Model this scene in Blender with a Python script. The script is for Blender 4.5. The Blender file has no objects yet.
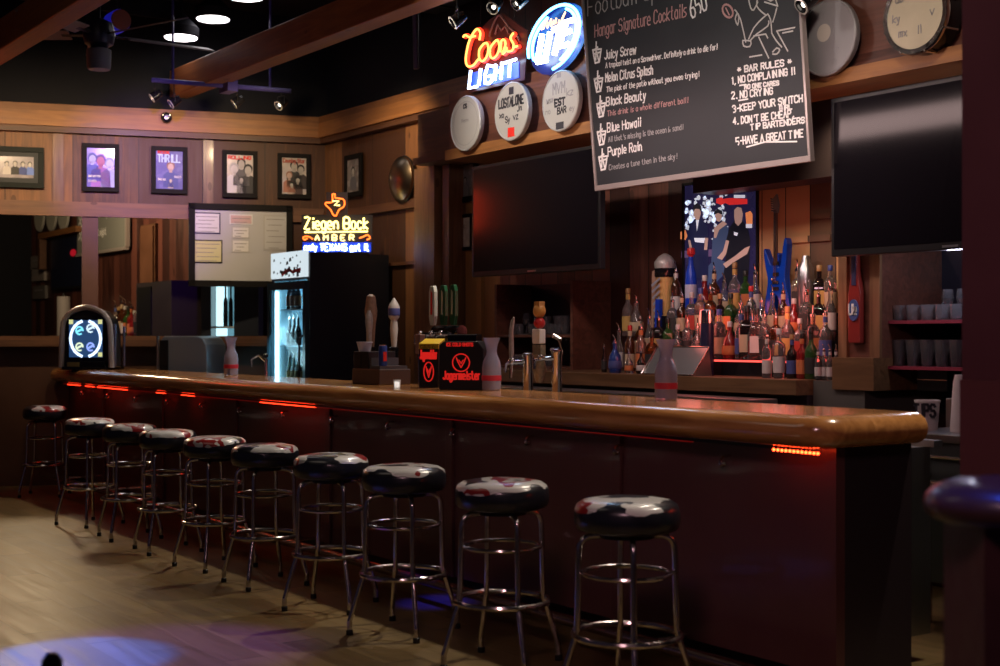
import bpy, bmesh, math, random
from mathutils import Vector, Matrix
random.seed(7)
SC = bpy.context.scene
COL = SC.collection
PI = math.pi
# ------------------------------------------------------------------ camera
F = 1389.0; HZ = 336.0; CAMH = 1.44
TH = math.atan(955/F); c, s = math.cos(TH), math.sin(TH)
cam = bpy.data.objects.new('camera', bpy.data.cameras.new('camera')); COL.objects.link(cam)
cam.location = (0, 0, CAMH)
cam.rotation_euler = (PI/2, 0, math.atan2(c, s))      # looks along (-c, s)
cam.data.sensor_width = 36; cam.data.lens = 36*F/1000
cam.data.shift_y = 3/1000
cam.data.clip_start = .05; cam.data.clip_end = 100
cam.data.dof.use_dof = True; cam.data.dof.focus_distance = 8.6; cam.data.dof.aperture_fstop = 2.8
SC.camera = cam
# ------------------------------------------------------------------ world / exposure
w = bpy.data.worlds.new('world'); SC.world = w; w.use_nodes = True
w.node_tree.nodes['Background'].inputs[0].default_value = (.30, .22, .42, 1)
w.node_tree.nodes['Background'].inputs[1].default_value = .034
SC.view_settings.view_transform = 'Standard'; SC.view_settings.look = 'None'
SC.view_settings.gamma = 1; SC.view_settings.use_curve_mapping = False
SC.view_settings.exposure = 0.14
try:
    SC.cycles.use_denoising = True; SC.cycles.max_bounces = 8; SC.cycles.transparent_max_bounces = 12
    SC.cycles.sample_clamp_indirect = 3.0; SC.cycles.caustics_reflective = False; SC.cycles.caustics_refractive = False
except Exception: pass

# pixel helpers: image column/row at a known depth plane -> point in the room
def Pt(a, D, h): return Vector((-a, D, h))
def PD(px, D, py=None, h=None):
    u = (px-500)/F
    a = D*(c-u*s)/(u*c+s); Zc = a*c+D*s
    if h is None: h = CAMH+(HZ-py)*Zc/F
    return Vector((-a, D, h))
def PZ(px, py, Zc):
    xc = (px-500)/F*Zc
    return Vector((-Zc*c+xc*s, Zc*s+xc*c, CAMH+(HZ-py)*Zc/F))
def PH(px, py, h): return PZ(px, py, F*(CAMH-h)/(py-HZ))
W0 = (12.77, 6.6); WD = (.2790, .9603)
WROT = math.atan2(.9603, .2790)
def WL(px, py, d=0.0):
    """left wall (d metres behind it): local x (negative towards the camera) and height"""
    u = (px-500)/F
    a0 = W0[0]+.9603*d; D0 = W0[1]+.2790*d
    t = ((D0*c-a0*s)-u*(a0*c+D0*s))/((.9603*c+.2790*s)+u*(.2790*c-.9603*s))
    a = a0+.2790*t; D = D0-.9603*t; Zc = a*c+D*s
    return -t, CAMH+(HZ-py)*Zc/F
def Wpt(lx, off, z):
    """point in the room from left-wall coordinates, off metres in front of the wall"""
    return Vector((-W0[0]+.2790*lx+.9603*off, W0[1]+.9603*lx-.2790*off, z))

# ------------------------------------------------------------------ lights
def spot(name, loc, target, W, color, size=60, blend=.5, r=.05):
    l = bpy.data.lights.new(name, 'SPOT'); l.energy = W; l.color = color
    l.spot_size = math.radians(size); l.spot_blend = blend; l.shadow_soft_size = r
    o = bpy.data.objects.new(name, l); COL.objects.link(o); o.location = loc
    o.rotation_euler = (Vector(target)-Vector(loc)).to_track_quat('-Z', 'Y').to_euler(); return o
def area(name, loc, target, W, color, sx, sy):
    l = bpy.data.lights.new(name, 'AREA'); l.energy = W; l.color = color; l.shape = 'RECTANGLE'; l.size = sx; l.size_y = sy
    o = bpy.data.objects.new(name, l); COL.objects.link(o); o.location = loc
    o.rotation_euler = (Vector(target)-Vector(loc)).to_track_quat('-Z', 'Y').to_euler(); return o
def point(name, loc, W, color, r=.05):
    l = bpy.data.lights.new(name, 'POINT'); l.energy = W; l.color = color; l.shadow_soft_size = r
    o = bpy.data.objects.new(name, l); COL.objects.link(o); o.location = loc; return o
WARM = (1, .72, .42); WHITE = (1, .86, .70)
# ceiling spots over the bar: light the stool tops, the bar top and the floor in front of it
for i, a in enumerate((3.4, 5.4, 7.4, 9.4, 11.4)):
    spot('bar_downlight', (-a, 5.28, 3.55), (-a, 3.75, 0), 165, WHITE, 66, .8, .04)
# track heads washing the framed pictures
for lx, W in ((-4.6, 80), (-3.2, 90), (-2.0, 105), (-.9, 80)):
    p = Wpt(lx, 1.9, 3.5); q = Wpt(lx-.1, 0, 2.75)
    spot('picture_light', p, q, W, WARM, 95, .9, .05)
spot('corner_light', (-10.6, 5.45, 3.6), (-11.1, 6.6, 2.9), 60, WARM, 85, .8, .05)
spot('header_light', (-8.3, 4.4, 3.6), (-8.3, 6.0, 3.05), 120, WHITE, 75, .8, .05)
spot('board_light', (-6.2, 3.6, 3.95), (-6.3, 5.7, 2.9), 50, (1, .92, .84), 75, .8, .08)
spot('drum_light', (-3.9, 4.2, 3.7), (-4.9, 6.0, 3.25), 60, WHITE, 70, .8, .05)
spot('guitar_light', (-5.6, 5.95, 2.75), (-5.35, 6.6, 2.0), 22, WARM, 110, .9, .04)
spot('violet_wall_spot', (-9.9, 3.75, 3.7), Wpt(WL(150, 175)[0], 0, 2.95), 300, (.28, .08, 1), 34, .9, .05)
spot('violet_floor_spot', (-7.2, .9, 4.0), PH(160, 650, 0), 800, (.16, .02, 1), 18, .7, .05)
spot('blue_floor_spot', (-7.6, 1.2, 4.0), PH(80, 656, 0), 4200, (.0, .10, 1), 11, .25, .05)
G_, P_ = Vector((-6.22, 3.45, .8)), PD(437, 3.98, h=0)
spot('blue_bar_spot', P_+(G_-P_)*4.8, P_, 1500, (.02, .02, 1), 5.5, .8, .05)
spot('blue_counter_spot', (-2.15, 2.45, 3.8), (-2.05, 2.55, 1.1), 260, (.03, .10, 1), 24, .6, .08)
spot('side_fill', (-1.4, .4, 3.4), (-3.0, 3.6, 1.5), 110, (1, .55, .62), 80, .9, .3)
area('room_fill', (-6.5, 1.2, 4.4), (-7.5, 4.5, .8), 9, (1, .80, .66), 3, 1.2)
area('backbar_fill', (-6.2, 5.0, 2.75), (-6.2, 6.6, 1.5), 17, (1, .70, .66), 2.8, .15)

# ------------------------------------------------------------------ materials
MATS = {}
def newmat(name):
    m = bpy.data.materials.new(name); m.use_nodes = True; nt = m.node_tree
    return m, nt, nt.nodes['Principled BSDF']
def mat(name, col, rough=.5, metal=0, emit=None, es=0, trans=0, coat=0, noise=0, nscale=20, alpha=1, spec=.5, ior=1.45):
    if name in MATS: return MATS[name]
    m, nt, b = newmat(name)
    b.inputs['Base Color'].default_value = (*col, 1); b.inputs['Roughness'].default_value = rough
    b.inputs['Metallic'].default_value = metal; b.inputs['Transmission Weight'].default_value = trans
    b.inputs['Coat Weight'].default_value = coat; b.inputs['Coat Roughness'].default_value = .08
    b.inputs['Specular IOR Level'].default_value = spec; b.inputs['Alpha'].default_value = alpha; b.inputs['IOR'].default_value = ior
    if emit: b.inputs['Emission Color'].default_value = (*emit, 1); b.inputs['Emission Strength'].default_value = es
    if noise:
        tc = nt.nodes.new('ShaderNodeTexCoord'); n = nt.nodes.new('ShaderNodeTexNoise'); n.inputs['Scale'].default_value = nscale; n.inputs['Detail'].default_value = 5
        mx = nt.nodes.new('ShaderNodeMix'); mx.data_type = 'RGBA'
        mx.inputs[6].default_value = (*[v*(1-noise) for v in col], 1); mx.inputs[7].default_value = (*[min(1, v*(1+noise)) for v in col], 1)
        nt.links.new(tc.outputs['Object'], n.inputs['Vector']); nt.links.new(n.outputs['Fac'], mx.inputs[0]); nt.links.new(mx.outputs[2], b.inputs['Base Color'])
        mr = nt.nodes.new('ShaderNodeMapRange'); mr.inputs[3].default_value = max(.02, rough-.12); mr.inputs[4].default_value = min(1, rough+.15)
        nt.links.new(n.outputs['Fac'], mr.inputs[0]); nt.links.new(mr.outputs[0], b.inputs['Roughness'])
    MATS[name] = m; return m
def wood(name, c1, c2, across='X', along='Z', width=.2, rough=.45, coat=0, gap=.012, var=.45, length=None, knots=True, grain=1.0):
    """planks: 'across' is the axis boards repeat on, 'along' the grain direction"""
    if name in MATS: return MATS[name]
    m, nt, b = newmat(name); N = nt.nodes; L = nt.links
    tc = N.new('ShaderNodeTexCoord'); sp = N.new('ShaderNodeSeparateXYZ'); L.new(tc.outputs['Object'], sp.inputs[0])
    def math_(op, a_, b_=None):
        n = N.new('ShaderNodeMath'); n.operation = op
        for i, v in enumerate((a_, b_)):
            if v is None: continue
            if isinstance(v, (int, float)): n.inputs[i].default_value = v
            else: L.new(v, n.inputs[i])
        return n.outputs[0]
    q = math_('DIVIDE', sp.outputs[across], width); fl = math_('FLOOR', q); fr = math_('FRACT', q)
    al = sp.outputs[along]
    wn = N.new('ShaderNodeTexWhiteNoise'); wn.noise_dimensions = '1D'; L.new(fl, wn.inputs['W'])
    if length:
        off = math_('MULTIPLY', wn.outputs['Value'], length); q2 = math_('DIVIDE', math_('ADD', al, off), length)
        fl2 = math_('FLOOR', q2); fr2 = math_('FRACT', q2)
        wn2 = N.new('ShaderNodeTexWhiteNoise'); wn2.noise_dimensions = '2D'
        cb = N.new('ShaderNodeCombineXYZ'); L.new(fl, cb.inputs[0]); L.new(fl2, cb.inputs[1]); L.new(cb.outputs[0], wn2.inputs['Vector'])
        rnd = wn2.outputs['Value']
    else: rnd = wn.outputs['Value']; fr2 = None
    mp = N.new('ShaderNodeMapping'); L.new(tc.outputs['Object'], mp.inputs['Vector'])
    sc = {'X': 14, 'Y': 14, 'Z': 14}; sc[along] = 1.1
    mp.inputs['Scale'].default_value = (sc['X']*grain, sc['Y']*grain, sc['Z']*grain)
    cl = N.new('ShaderNodeCombineXYZ'); L.new(math_('MULTIPLY', rnd, 37.0), cl.inputs[0]); L.new(math_('MULTIPLY', rnd, 11.0), cl.inputs[2]); L.new(cl.outputs[0], mp.inputs['Location'])
    n1 = N.new('ShaderNodeTexNoise'); n1.inputs['Scale'].default_value = 1.4; n1.inputs['Detail'].default_value = 6; n1.inputs['Distortion'].default_value = 1.2; L.new(mp.outputs[0], n1.inputs['Vector'])
    n2 = N.new('ShaderNodeTexNoise'); n2.inputs['Scale'].default_value = 3.5; n2.inputs['Detail'].default_value = 3; L.new(tc.outputs['Object'], n2.inputs['Vector'])
    f = math_('ADD', math_('MULTIPLY', n1.outputs['Fac'], .75), math_('MULTIPLY', math_('SUBTRACT', rnd, .5), var))
    f = math_('ADD', f, math_('MULTIPLY', n2.outputs['Fac'], .25))
    r = N.new('ShaderNodeValToRGB'); L.new(f, r.inputs[0])
    r.color_ramp.elements[0].position = .28; r.color_ramp.elements[0].color = (*c1, 1)
    r.color_ramp.elements[1].position = .72; r.color_ramp.elements[1].color = (*c2, 1)
    out = r.outputs[0]
    def darken(inp, facsock, k):
        mx = N.new('ShaderNodeMix'); mx.data_type = 'RGBA'; L.new(inp, mx.inputs[6]); mx.inputs[7].default_value = (c1[0]*k, c1[1]*k, c1[2]*k, 1)
        L.new(facsock, mx.inputs[0]); return mx.outputs[2]
    if knots:
        mk = N.new('ShaderNodeMapping'); L.new(tc.outputs['Object'], mk.inputs['Vector']); ks = {'X': 3.2, 'Y': 3.2, 'Z': 3.2}; ks[along] = 1.6
        mk.inputs['Scale'].default_value = (ks['X'], ks['Y'], ks['Z'])
        v = N.new('ShaderNodeTexVoronoi'); v.inputs['Scale'].default_value = 1.1; L.new(mk.outputs[0], v.inputs['Vector'])
        out = darken(out, math_('MULTIPLY', math_('LESS_THAN', v.outputs['Distance'], .09), .6), .5)
    if gap:
        out = darken(out, math_('LESS_THAN', fr, gap/width), .15)
        if fr2 is not None: out = darken(out, math_('LESS_THAN', fr2, .006/length*1.0), .15)
    L.new(out, b.inputs['Base Color'])
    mr = N.new('ShaderNodeMapRange'); L.new(n1.outputs['Fac'], mr.inputs[0]); mr.inputs[3].default_value = max(.05, rough-.12); mr.inputs[4].default_value = rough+.15
    L.new(mr.outputs[0], b.inputs['Roughness'])
    b.inputs['Coat Weight'].default_value = coat; b.inputs['Coat Roughness'].default_value = .12
    bp = N.new('ShaderNodeBump'); bp.inputs['Strength'].default_value = .15; bp.inputs['Distance'].default_value = .01; L.new(n1.outputs['Fac'], bp.inputs['Height']); L.new(bp.outputs[0], b.inputs['Normal'])
    MATS[name] = m; return m
def emis(name, col, st):
    return mat(name, (.02, .02, .02), .4, emit=col, es=st)

FLOORM = wood('floor planks', (.125, .082, .030), (.230, .157, .062), 'Y', 'X', .19, .40, 0, .0015, .35, 1.2, False, .6)
PINE = wood('knotty pine panel', (.075, .030, .014), (.29, .130, .055), 'X', 'Z', .62, .55, 0, .008, .75)
PINEX = wood('pine beam along x', (.17, .068, .022), (.38, .165, .052), 'Z', 'X', .9, .5, 0, 0, .2)
REDW = wood('dark red plank', (.04, .013, .010), (.14, .048, .034), 'X', 'Z', .22, .4, .1, .01, .8)
REDWX = wood('dark red board', (.05, .018, .012), (.15, .055, .035), 'Z', 'X', .5, .4, .1, 0, .2)
BROWNX = wood('brown shelf board', (.10, .05, .022), (.22, .115, .05), 'Z', 'X', .7, .4, .1, 0, .2)
LEDGE = wood('ledge board', (.07, .028, .014), (.17, .075, .036), 'Z', 'X', .7, .5, 0, 0, .2)
POSTW = wood('post wood', (.09, .045, .022), (.26, .14, .07), 'X', 'Z', .6, .36, .12, 0, .2)
MIXP = wood('reclaimed boards', (.10, .055, .03), (.46, .27, .12), 'X', 'Z', .21, .55, 0, .008, 1.1)
BARTOP = wood('varnished bar top', (.32, .125, .035), (.68, .32, .10), 'Y', 'X', .40, .20, .8, 0, .1, None, False, .8)
PANEL = mat('bar panel stain', (.11, .042, .040), .33, coat=.25, noise=.3, nscale=3)
ENDP = mat('bar end black', (.028, .020, .024), .45)
BLACK = mat('black paint', (.010, .010, .014), .7, spec=.2)
CEILM = mat('ceiling black', (.009, .009, .014), .9, noise=.3, nscale=2)
CHROME = mat('chrome', (.62, .58, .55), .16, 1, noise=.12, nscale=40)
STEEL = mat('brushed steel', (.42, .43, .45), .32, 1)
BLK = mat('black plastic', (.010, .010, .011), .35)
BLKG = mat('gloss black', (.008, .008, .010), .12)
SCREEN = mat('screen off', (.006, .005, .007), .13, spec=.22)
WHITEM = mat('white plastic', (.75, .74, .70), .45)
GLASS = mat('clear glass', (.90, .92, .96), .04, trans=1, ior=1.3)
RED = mat('red print', (.75, .03, .02), .5)
WHT = mat('white print', (.85, .85, .82), .6)
CHALK = mat('chalk white', (.95, .95, .93), .9)
CHALKP = mat('chalk pink', (.58, .34, .33), .9)
CHALKD = mat('chalk faded', (.42, .42, .42), .9)
SLATE = mat('slate', (.027, .032, .037), .6, noise=.35, nscale=2.5)
PAPER = mat('paper', (.70, .70, .70), .6)

# ------------------------------------------------------------------ mesh builder
class MB:
    def __init__(self): self.v = []; self.f = []; self.m = []; self.mi = 0
    def add(self, vs, fs):
        n = len(self.v); self.v += [tuple(p) for p in vs]
        for q in fs: self.f.append(tuple(n+i for i in q)); self.m.append(self.mi)
        return self
    def box(self, x0, x1, y0, y1, z0, z1):
        vs = [(x, y, z) for z in (z0, z1) for y in (y0, y1) for x in (x0, x1)]
        return self.add(vs, [(0, 2, 3, 1), (4, 5, 7, 6), (0, 1, 5, 4), (2, 6, 7, 3), (0, 4, 6, 2), (1, 3, 7, 5)])
    def prism(self, pts, y0, y1):
        """outline in x,z extruded in y"""
        n = len(pts); vs = [(p[0], y0, p[1]) for p in pts]+[(p[0], y1, p[1]) for p in pts]
        return self.add(vs, [tuple(range(n)), tuple(range(2*n-1, n-1, -1))]+[(i, i+n, (i+1) % n+n, (i+1) % n) for i in range(n)])
    def prismz(self, pts, z0, z1):
        n = len(pts); vs = [(p[0], p[1], z0) for p in pts]+[(p[0], p[1], z1) for p in pts]
        return self.add(vs, [tuple(range(n-1, -1, -1)), tuple(range(n, 2*n))]+[(i, (i+1) % n, (i+1) % n+n, i+n) for i in range(n)])
    def prismx(self, pts, x0, x1):
        n = len(pts); vs = [(x0, p[0], p[1]) for p in pts]+[(x1, p[0], p[1]) for p in pts]
        return self.add(vs, [tuple(range(n-1, -1, -1)), tuple(range(n, 2*n))]+[(i, (i+1) % n, (i+1) % n+n, i+n) for i in range(n)])
    def lathe(self, prof, seg=20, M=None, cap=True):
        vs = []; fs = []
        for r, z in prof:
            for k in range(seg):
                t = 2*PI*k/seg; vs.append(Vector((r*math.cos(t), r*math.sin(t), z)))
        for i in range(len(prof)-1):
            for k in range(seg):
                k2 = (k+1) % seg; fs.append((i*seg+k, i*seg+k2, (i+1)*seg+k2, (i+1)*seg+k))
        if cap:
            fs.append(tuple(range(seg-1, -1, -1))); fs.append(tuple((len(prof)-1)*seg+k for k in range(seg)))
        if M is not None: vs = [M @ v for v in vs]
        return self.add(vs, fs)
    def disc(self, x, z, r, y0, y1, seg=28, rz=None):
        rz = rz or r
        return self.prism([(x+r*math.cos(2*PI*k/seg), z+rz*math.sin(2*PI*k/seg)) for k in range(seg)], y0, y1)
    def tube(self, pts, r, seg=8, closed=False):
        pts = [Vector(p) for p in pts]; n = len(pts)
        if n < 2: return self
        vs = []; fs = []; up = None
        for i in range(n):
            if closed: t = (pts[(i+1) % n]-pts[i-1])
            else: t = pts[min(i+1, n-1)]-pts[max(i-1, 0)]
            if t.length < 1e-9: t = Vector((0, 0, 1))
            t.normalize()
            if up is None: up = Vector((0, 0, 1)) if abs(t.z) < .9 else Vector((0, 1, 0))
            a = t.cross(up)
            if a.length < 1e-6: a = t.cross(Vector((1, 0, 0)))
            a.normalize(); b = a.cross(t).normalized(); up = b
            rr = r[i] if isinstance(r, (list, tuple)) else r
            for k in range(seg):
                q = 2*PI*k/seg; vs.append(pts[i]+a*rr*math.cos(q)+b*rr*math.sin(q))
        m = n if closed else n-1
        for i in range(m):
            j = (i+1) % n
            for k in range(seg): fs.append((i*seg+k, i*seg+(k+1) % seg, j*seg+(k+1) % seg, j*seg+k))
        if not closed: fs.append(tuple(range(seg-1, -1, -1))); fs.append(tuple((n-1)*seg+k for k in range(seg)))
        return self.add(vs, fs)
    def ring(self, R, r, z, seg=36, ts=8):
        return self.tube([(R*math.cos(2*PI*k/seg), R*math.sin(2*PI*k/seg), z) for k in range(seg)], r, ts, True)
    def ball(self, x, y, z, r, rz=None, seg=16):
        rz = rz or r; n = 8
        return self.lathe([(max(1e-4, r*math.sin(PI*i/n)), -rz*math.cos(PI*i/n)) for i in range(n+1)], seg, Matrix.Translation((x, y, z)))
    def ribbon(self, pts, wd, y=0.0, th=.0015):
        """flat stroke in the x,z plane facing -y"""
        for i in range(len(pts)-1):
            a = Vector((pts[i][0], pts[i][1])); b = Vector((pts[i+1][0], pts[i+1][1])); d = b-a
            if d.length < 1e-6: continue
            d.normalize(); nn = Vector((-d.y, d.x))*wd/2; e = d*wd*.35
            a2, b2 = a-e, b+e
            q = [a2-nn, b2-nn, b2+nn, a2+nn]
            self.prism([(p.x, p.y) for p in q], y-th, y)
        return self
    def build(self, name, m, parent=None, smooth=False, bevel=0, loc=None, rot=None):
        me = bpy.data.meshes.new(name); me.from_pydata(self.v, [], self.f)
        for x in (m if isinstance(m, (list, tuple)) else [m]): me.materials.append(x)
        me.polygons.foreach_set('material_index', self.m)
        bm = bmesh.new(); bm.from_mesh(me); bmesh.ops.recalc_face_normals(bm, faces=bm.faces); bm.to_mesh(me); bm.free()
        if smooth:
            me.polygons.foreach_set('use_smooth', [True]*len(me.polygons))
            try: me.set_sharp_from_angle(angle=math.radians(38))
            except Exception: pass
        o = bpy.data.objects.new(name, me); COL.objects.link(o)
        if parent is not None: o.parent = parent
        if loc is not None: o.location = loc
        if rot is not None: o.rotation_euler = rot
        if bevel:
            b = o.modifiers.new('bevel', 'BEVEL'); b.width = bevel; b.segments = 2; b.limit_method = 'ANGLE'
        return o
def B(*a): return MB().box(*a)
def tag(o, label=None, cat=None, group=None, kind=None):
    if label: o['label'] = label
    if cat: o['category'] = cat
    if group: o['group'] = group
    if kind: o['kind'] = kind
    return o
def thing(name, label, cat, loc=(0, 0, 0), rz=0, group=None):
    o = bpy.data.objects.new(name, None); COL.objects.link(o); o.empty_display_size = .1
    o.location = loc; o.rotation_euler = (0, 0, rz); return tag(o, label, cat, group)
def struct(name, mb, m, loc=None, rz=0, **k):
    return tag(mb.build(name, m, loc=loc, rot=(0, 0, rz), **k), kind='structure')
KIDS = {}
def copy_tree(o, parent=None):
    n = o.copy(); COL.objects.link(n); n.parent = parent
    for ch in [x for x in bpy.data.objects if x.parent is o] if o.name not in KIDS else KIDS[o.name]: copy_tree(ch, n)
    return n
def cache(o):
    KIDS[o.name] = [x for x in bpy.data.objects if x.parent is o]
    for ch in KIDS[o.name]: cache(ch)
def clone(proto, loc, rz, label, group=None, scale=None):
    n = copy_tree(proto); n.location = loc; n.rotation_euler = (0, 0, rz); n['label'] = label
    if group: n['group'] = group
    if scale: n.scale = scale
    return n

# ------------------------------------------------------------------ stroke lettering
G = {'A': '022842 1535', 'B': '0208384746350535444332 3202', 'C': '4738180703123243', 'D': '020828464422 2202', 'E': '48080242 0535', 'F': '480802 0535',
 'G': '47381807031232434525', 'H': '0208 4248 0545', 'I': '2228', 'J': '3833221203', 'K': '0208 480542', 'L': '080242', 'M': '0208254842', 'N': '02084248',
 'O': '180703123243473818', 'P': '02083847463505', 'Q': '180703123243473818 2441', 'R': '02083847463505 2542', 'S': '473818070615354443321203', 'T': '0848 2822',
 'U': '080312324348', 'V': '082248', 'W': '0812263248', 'X': '0248 0842', 'Y': '082548 2522', 'Z': '08480242',
 'a': '3526160503122233 3632', 'b': '0802 0312223335261605', 'c': '3526160503122233', 'd': '3832 3526160503122233', 'e': '043435261605031232', 'f': '38281712 0626',
 'g': '3631201001 3526160503122233', 'h': '0802 0516263532', 'i': '1216 1817', 'j': '26211000 2827', 'k': '0802 360432', 'l': '1812', 'm': '02062622 264642', 'n': '0206 0516263532',
 'o': '160503122233352616', 'p': '0006 0516263533221203', 'q': '3036 3526160503122233', 'r': '0206 051626', 's': '3616051424332202', 't': '18132232 0626', 'u': '0603122233 3632',
 'v': '062246', 'w': '0612253246', 'x': '0236 0632', 'y': '0613 361000', 'z': '06360232', '1': '172822', '2': '07183847460242', '3': '07183847463544433212 3525', '4': '32380444',
 '5': '480805354443322 202', '6': '380503123243443505', '0': '180703123243473818', '!': '2824 2322', '.': '1222', "'": '2826', '*': '1437 3417 0545', '&': '4206171806030212 1244',
 ',': '2211', '-': '1535', '/': '0248'}
def strokes(txt, h, x=0, z=0, jit=0, shear=0, track=1.0, wf=.9):
    """list of polylines; h = capital height, origin at baseline left"""
    u = h/6; out = []; cx = 0
    for ch in txt:
        if ch == ' ': cx += 2.6*track; continue
        g = G.get(ch)
        if not g: cx += 2; continue
        mx = 0
        for st in g.split():
            if len(st) % 2: st = st[:-1]
            pl = []
            for i in range(0, len(st), 2):
                gx, gz = int(st[i]), int(st[i+1])-2; mx = max(mx, gx)
                gx += random.uniform(-jit, jit); gz += random.uniform(-jit, jit)
                pl.append((x+(cx+gx*wf+gz*shear)*u, z+gz*u))
            out.append(pl)
        cx += (mx*wf+1.35)*track
    return out, x+cx*u
def smooth(pl, n=3, closed=False):
    if len(pl) < 3: return pl
    P = pl; out = []; N = len(P)
    rng = range(N) if closed else range(N-1)
    for i in rng:
        if closed: p0, p1, p2, p3 = P[i-1], P[i], P[(i+1) % N], P[(i+2) % N]
        else: p0, p1, p2, p3 = P[max(i-1, 0)], P[i], P[i+1], P[min(i+2, N-1)]
        for k in range(n):
            t = k/n
            out.append(tuple(.5*((2*p1[j])+(-p0[j]+p2[j])*t+(2*p0[j]-5*p1[j]+4*p2[j]-p3[j])*t*t+(-p0[j]+3*p1[j]-3*p2[j]+p3[j])*t**3) for j in range(len(p1))))
    if not closed: out.append(P[-1])
    return out
def write(mb, txt, h, x, z, wd, y, width=None, **k):
    st, end = strokes(txt, h, x, z, **k)
    if width:
        kf = width/max(1e-6, end-x); st = [[(x+(p[0]-x)*kf, p[1]) for p in pl] for pl in st]
    for pl in st: mb.ribbon(pl, wd, y)
    return mb
def neon(mb, pls, r, y, n=3, closed=False):
    for pl in pls: mb.tube([(p[0], y, p[1]) for p in smooth(pl, n, closed)], r, 6, closed)
    return mb
# ================================================================== SETTING
struct('floor', B(-22, 3, -4, 9, -.1, 0), FLOORM)
struct('ceiling', B(-22, 3, -4, 9, 4.7, 4.8), CEILM)
# left wall: built in its own frame (x along the wall, -y faces the room)
def lw(name, mb, m, **k): return struct(name, mb, m, loc=(-W0[0], W0[1], 0), rz=WROT, **k)
oL = WL(-40, 336)[0]; oR = WL(272, 336)[0]  # gap cut where the left wall carries its mirror
lw('wall_left', MB().box(-10, 0.3, 0, .15, 0, 1.36).box(-10, oL, 0, .15, 1.36, 2.62).box(oR, .3, 0, .15, 1.36, 2.62), mat('dark wainscot', (.075, .035, .022), .4, coat=.2, noise=.4, nscale=3))
lw('wall_left_upper', B(-10, .3, 0, .15, 2.62, 3.47), PINE)
lw('wall_left_top', B(-10, .3, .03, .15, 3.47, 4.7), BLACK)
# back wall
bw = struct('wall_back', B(-9.6, 3, 6.6, 6.75, 0, 4.7), REDW)
struct('wall_back_panelled', B(-12.85, -9.6, 6.6, 6.75, 0, 3.47), PINE)
struct('wall_back_top', B(-12.85, -9.6, 6.63, 6.75, 3.47, 4.7), BLACK)
# crown beams
lw('trim_1', MB().box(-10, .02, -.12, .03, 3.455, 3.665), PINEX)
lw('trim_2', MB().box(-10, .02, -.09, 0, 3.40, 3.455), LEDGE)
struct('trim_3', MB().box(-12.78, -6.0, 6.48, 6.63, 3.455, 3.665), PINEX)
struct('trim_4', MB().box(-12.78, -9.6, 6.51, 6.6, 3.40, 3.455), LEDGE)
lw('trim_5', MB().box(-10, -.02, -.05, 0, 2.60, 2.74), wood('rail board', (.10, .045, .025), (.22, .105, .058), 'Z', 'X', .7, .5, 0, 0, .2))
lw('trim_6', MB().box(-10, oR+.1, -.16, .15, 1.34, 1.44), LEDGE)
px_, _ = WL(90, 300); lw('trim_7', MB().box(px_-.075, px_+.075, -.03, .12, 1.44, 2.6), mat('mirror post', (.10, .045, .04), .5, noise=.3, nscale=6))
struct('trim_8', MB().box(-12.77, -9.75, 6.56, 6.6, 2.62, 2.70).box(-12.0, -10.4, 6.57, 6.6, 2.1, 2.13), LEDGE)
for k, pxx in enumerate((58, 208)):
    lx, _ = WL(pxx, 170); lw('trim_%d' % (9+k), MB().box(lx-.05, lx+.05, -.02, 0, 2.74, 3.40), POSTW)
# ceiling timbers, parallel to the bar
def timber(label, D0, D1, x0, x1, z0, z1):
    o = MB().box(x0, x1, D0, D1, z0, z1)
    return tag(o.build('ceiling_beam', wood('timber', (.26, .085, .028), (.48, .19, .065), 'Z', 'X', .9, .5, 0, 0, .2), bevel=.01), label, 'beam', kind='structure')
timber('long orange-brown timber ceiling beam running down to the left wall', 5.08, 5.27, -13.15, 2, 3.80, 4.06).name = 'beam_1'
timber('short piece of timber ceiling beam in the top left corner of the room', 3.09, 3.28, -13.7, 2, 3.80, 4.06).name = 'beam_2'
# header (soffit) above the back bar
struct('wall_header', MB().box(-9.45, 2.5, 6.0, 6.6, 2.93, 3.385), REDWX)
struct('trim_11', MB().box(-9.45, 2.5, 5.96, 6.6, 2.85, 2.93), PINEX)
struct('trim_12', MB().box(-10.35, -9.45, 6.25, 6.6, 2.98, 3.36).box(-10.35, -9.45, 6.2, 6.6, 2.92, 2.98), LEDGE)
struct('wall_header_lower', MB().box(PD(693, 6.3, h=2).x, 2.5, 6.3, 6.6, 2.39, 2.85), ENDP)
# posts left of the television
xA = PD(418, 6.4, h=2).x; xB = PD(438, 6.4, h=2).x; xC = PD(446, 6.4, h=2).x; xD = PD(449, 6.4, h=2).x
struct('trim_13', MB().box(xA, xB, 6.36, 6.6, 0, 2.92), POSTW)
struct('trim_14', MB().box(xC-.06, xD, 6.40, 6.6, 0, 2.92), POSTW)
# golden reclaimed boards behind the guitar
g0 = PD(757, 6.55, h=2).x; g1 = PD(832, 6.55, h=2).x
struct('wall_back_boards', MB().box(g0, g1+.1, 6.55, 6.6, 1.2, 2.39), MIXP)
struct('trim_15', MB().box(PD(790, 6.53, h=2).x, g1, 6.53, 6.55, 2.03, 2.07).box(PD(812, 6.53, h=2).x, g1, 6.53, 6.55, 2.17, 2.2), MIXP)
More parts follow.
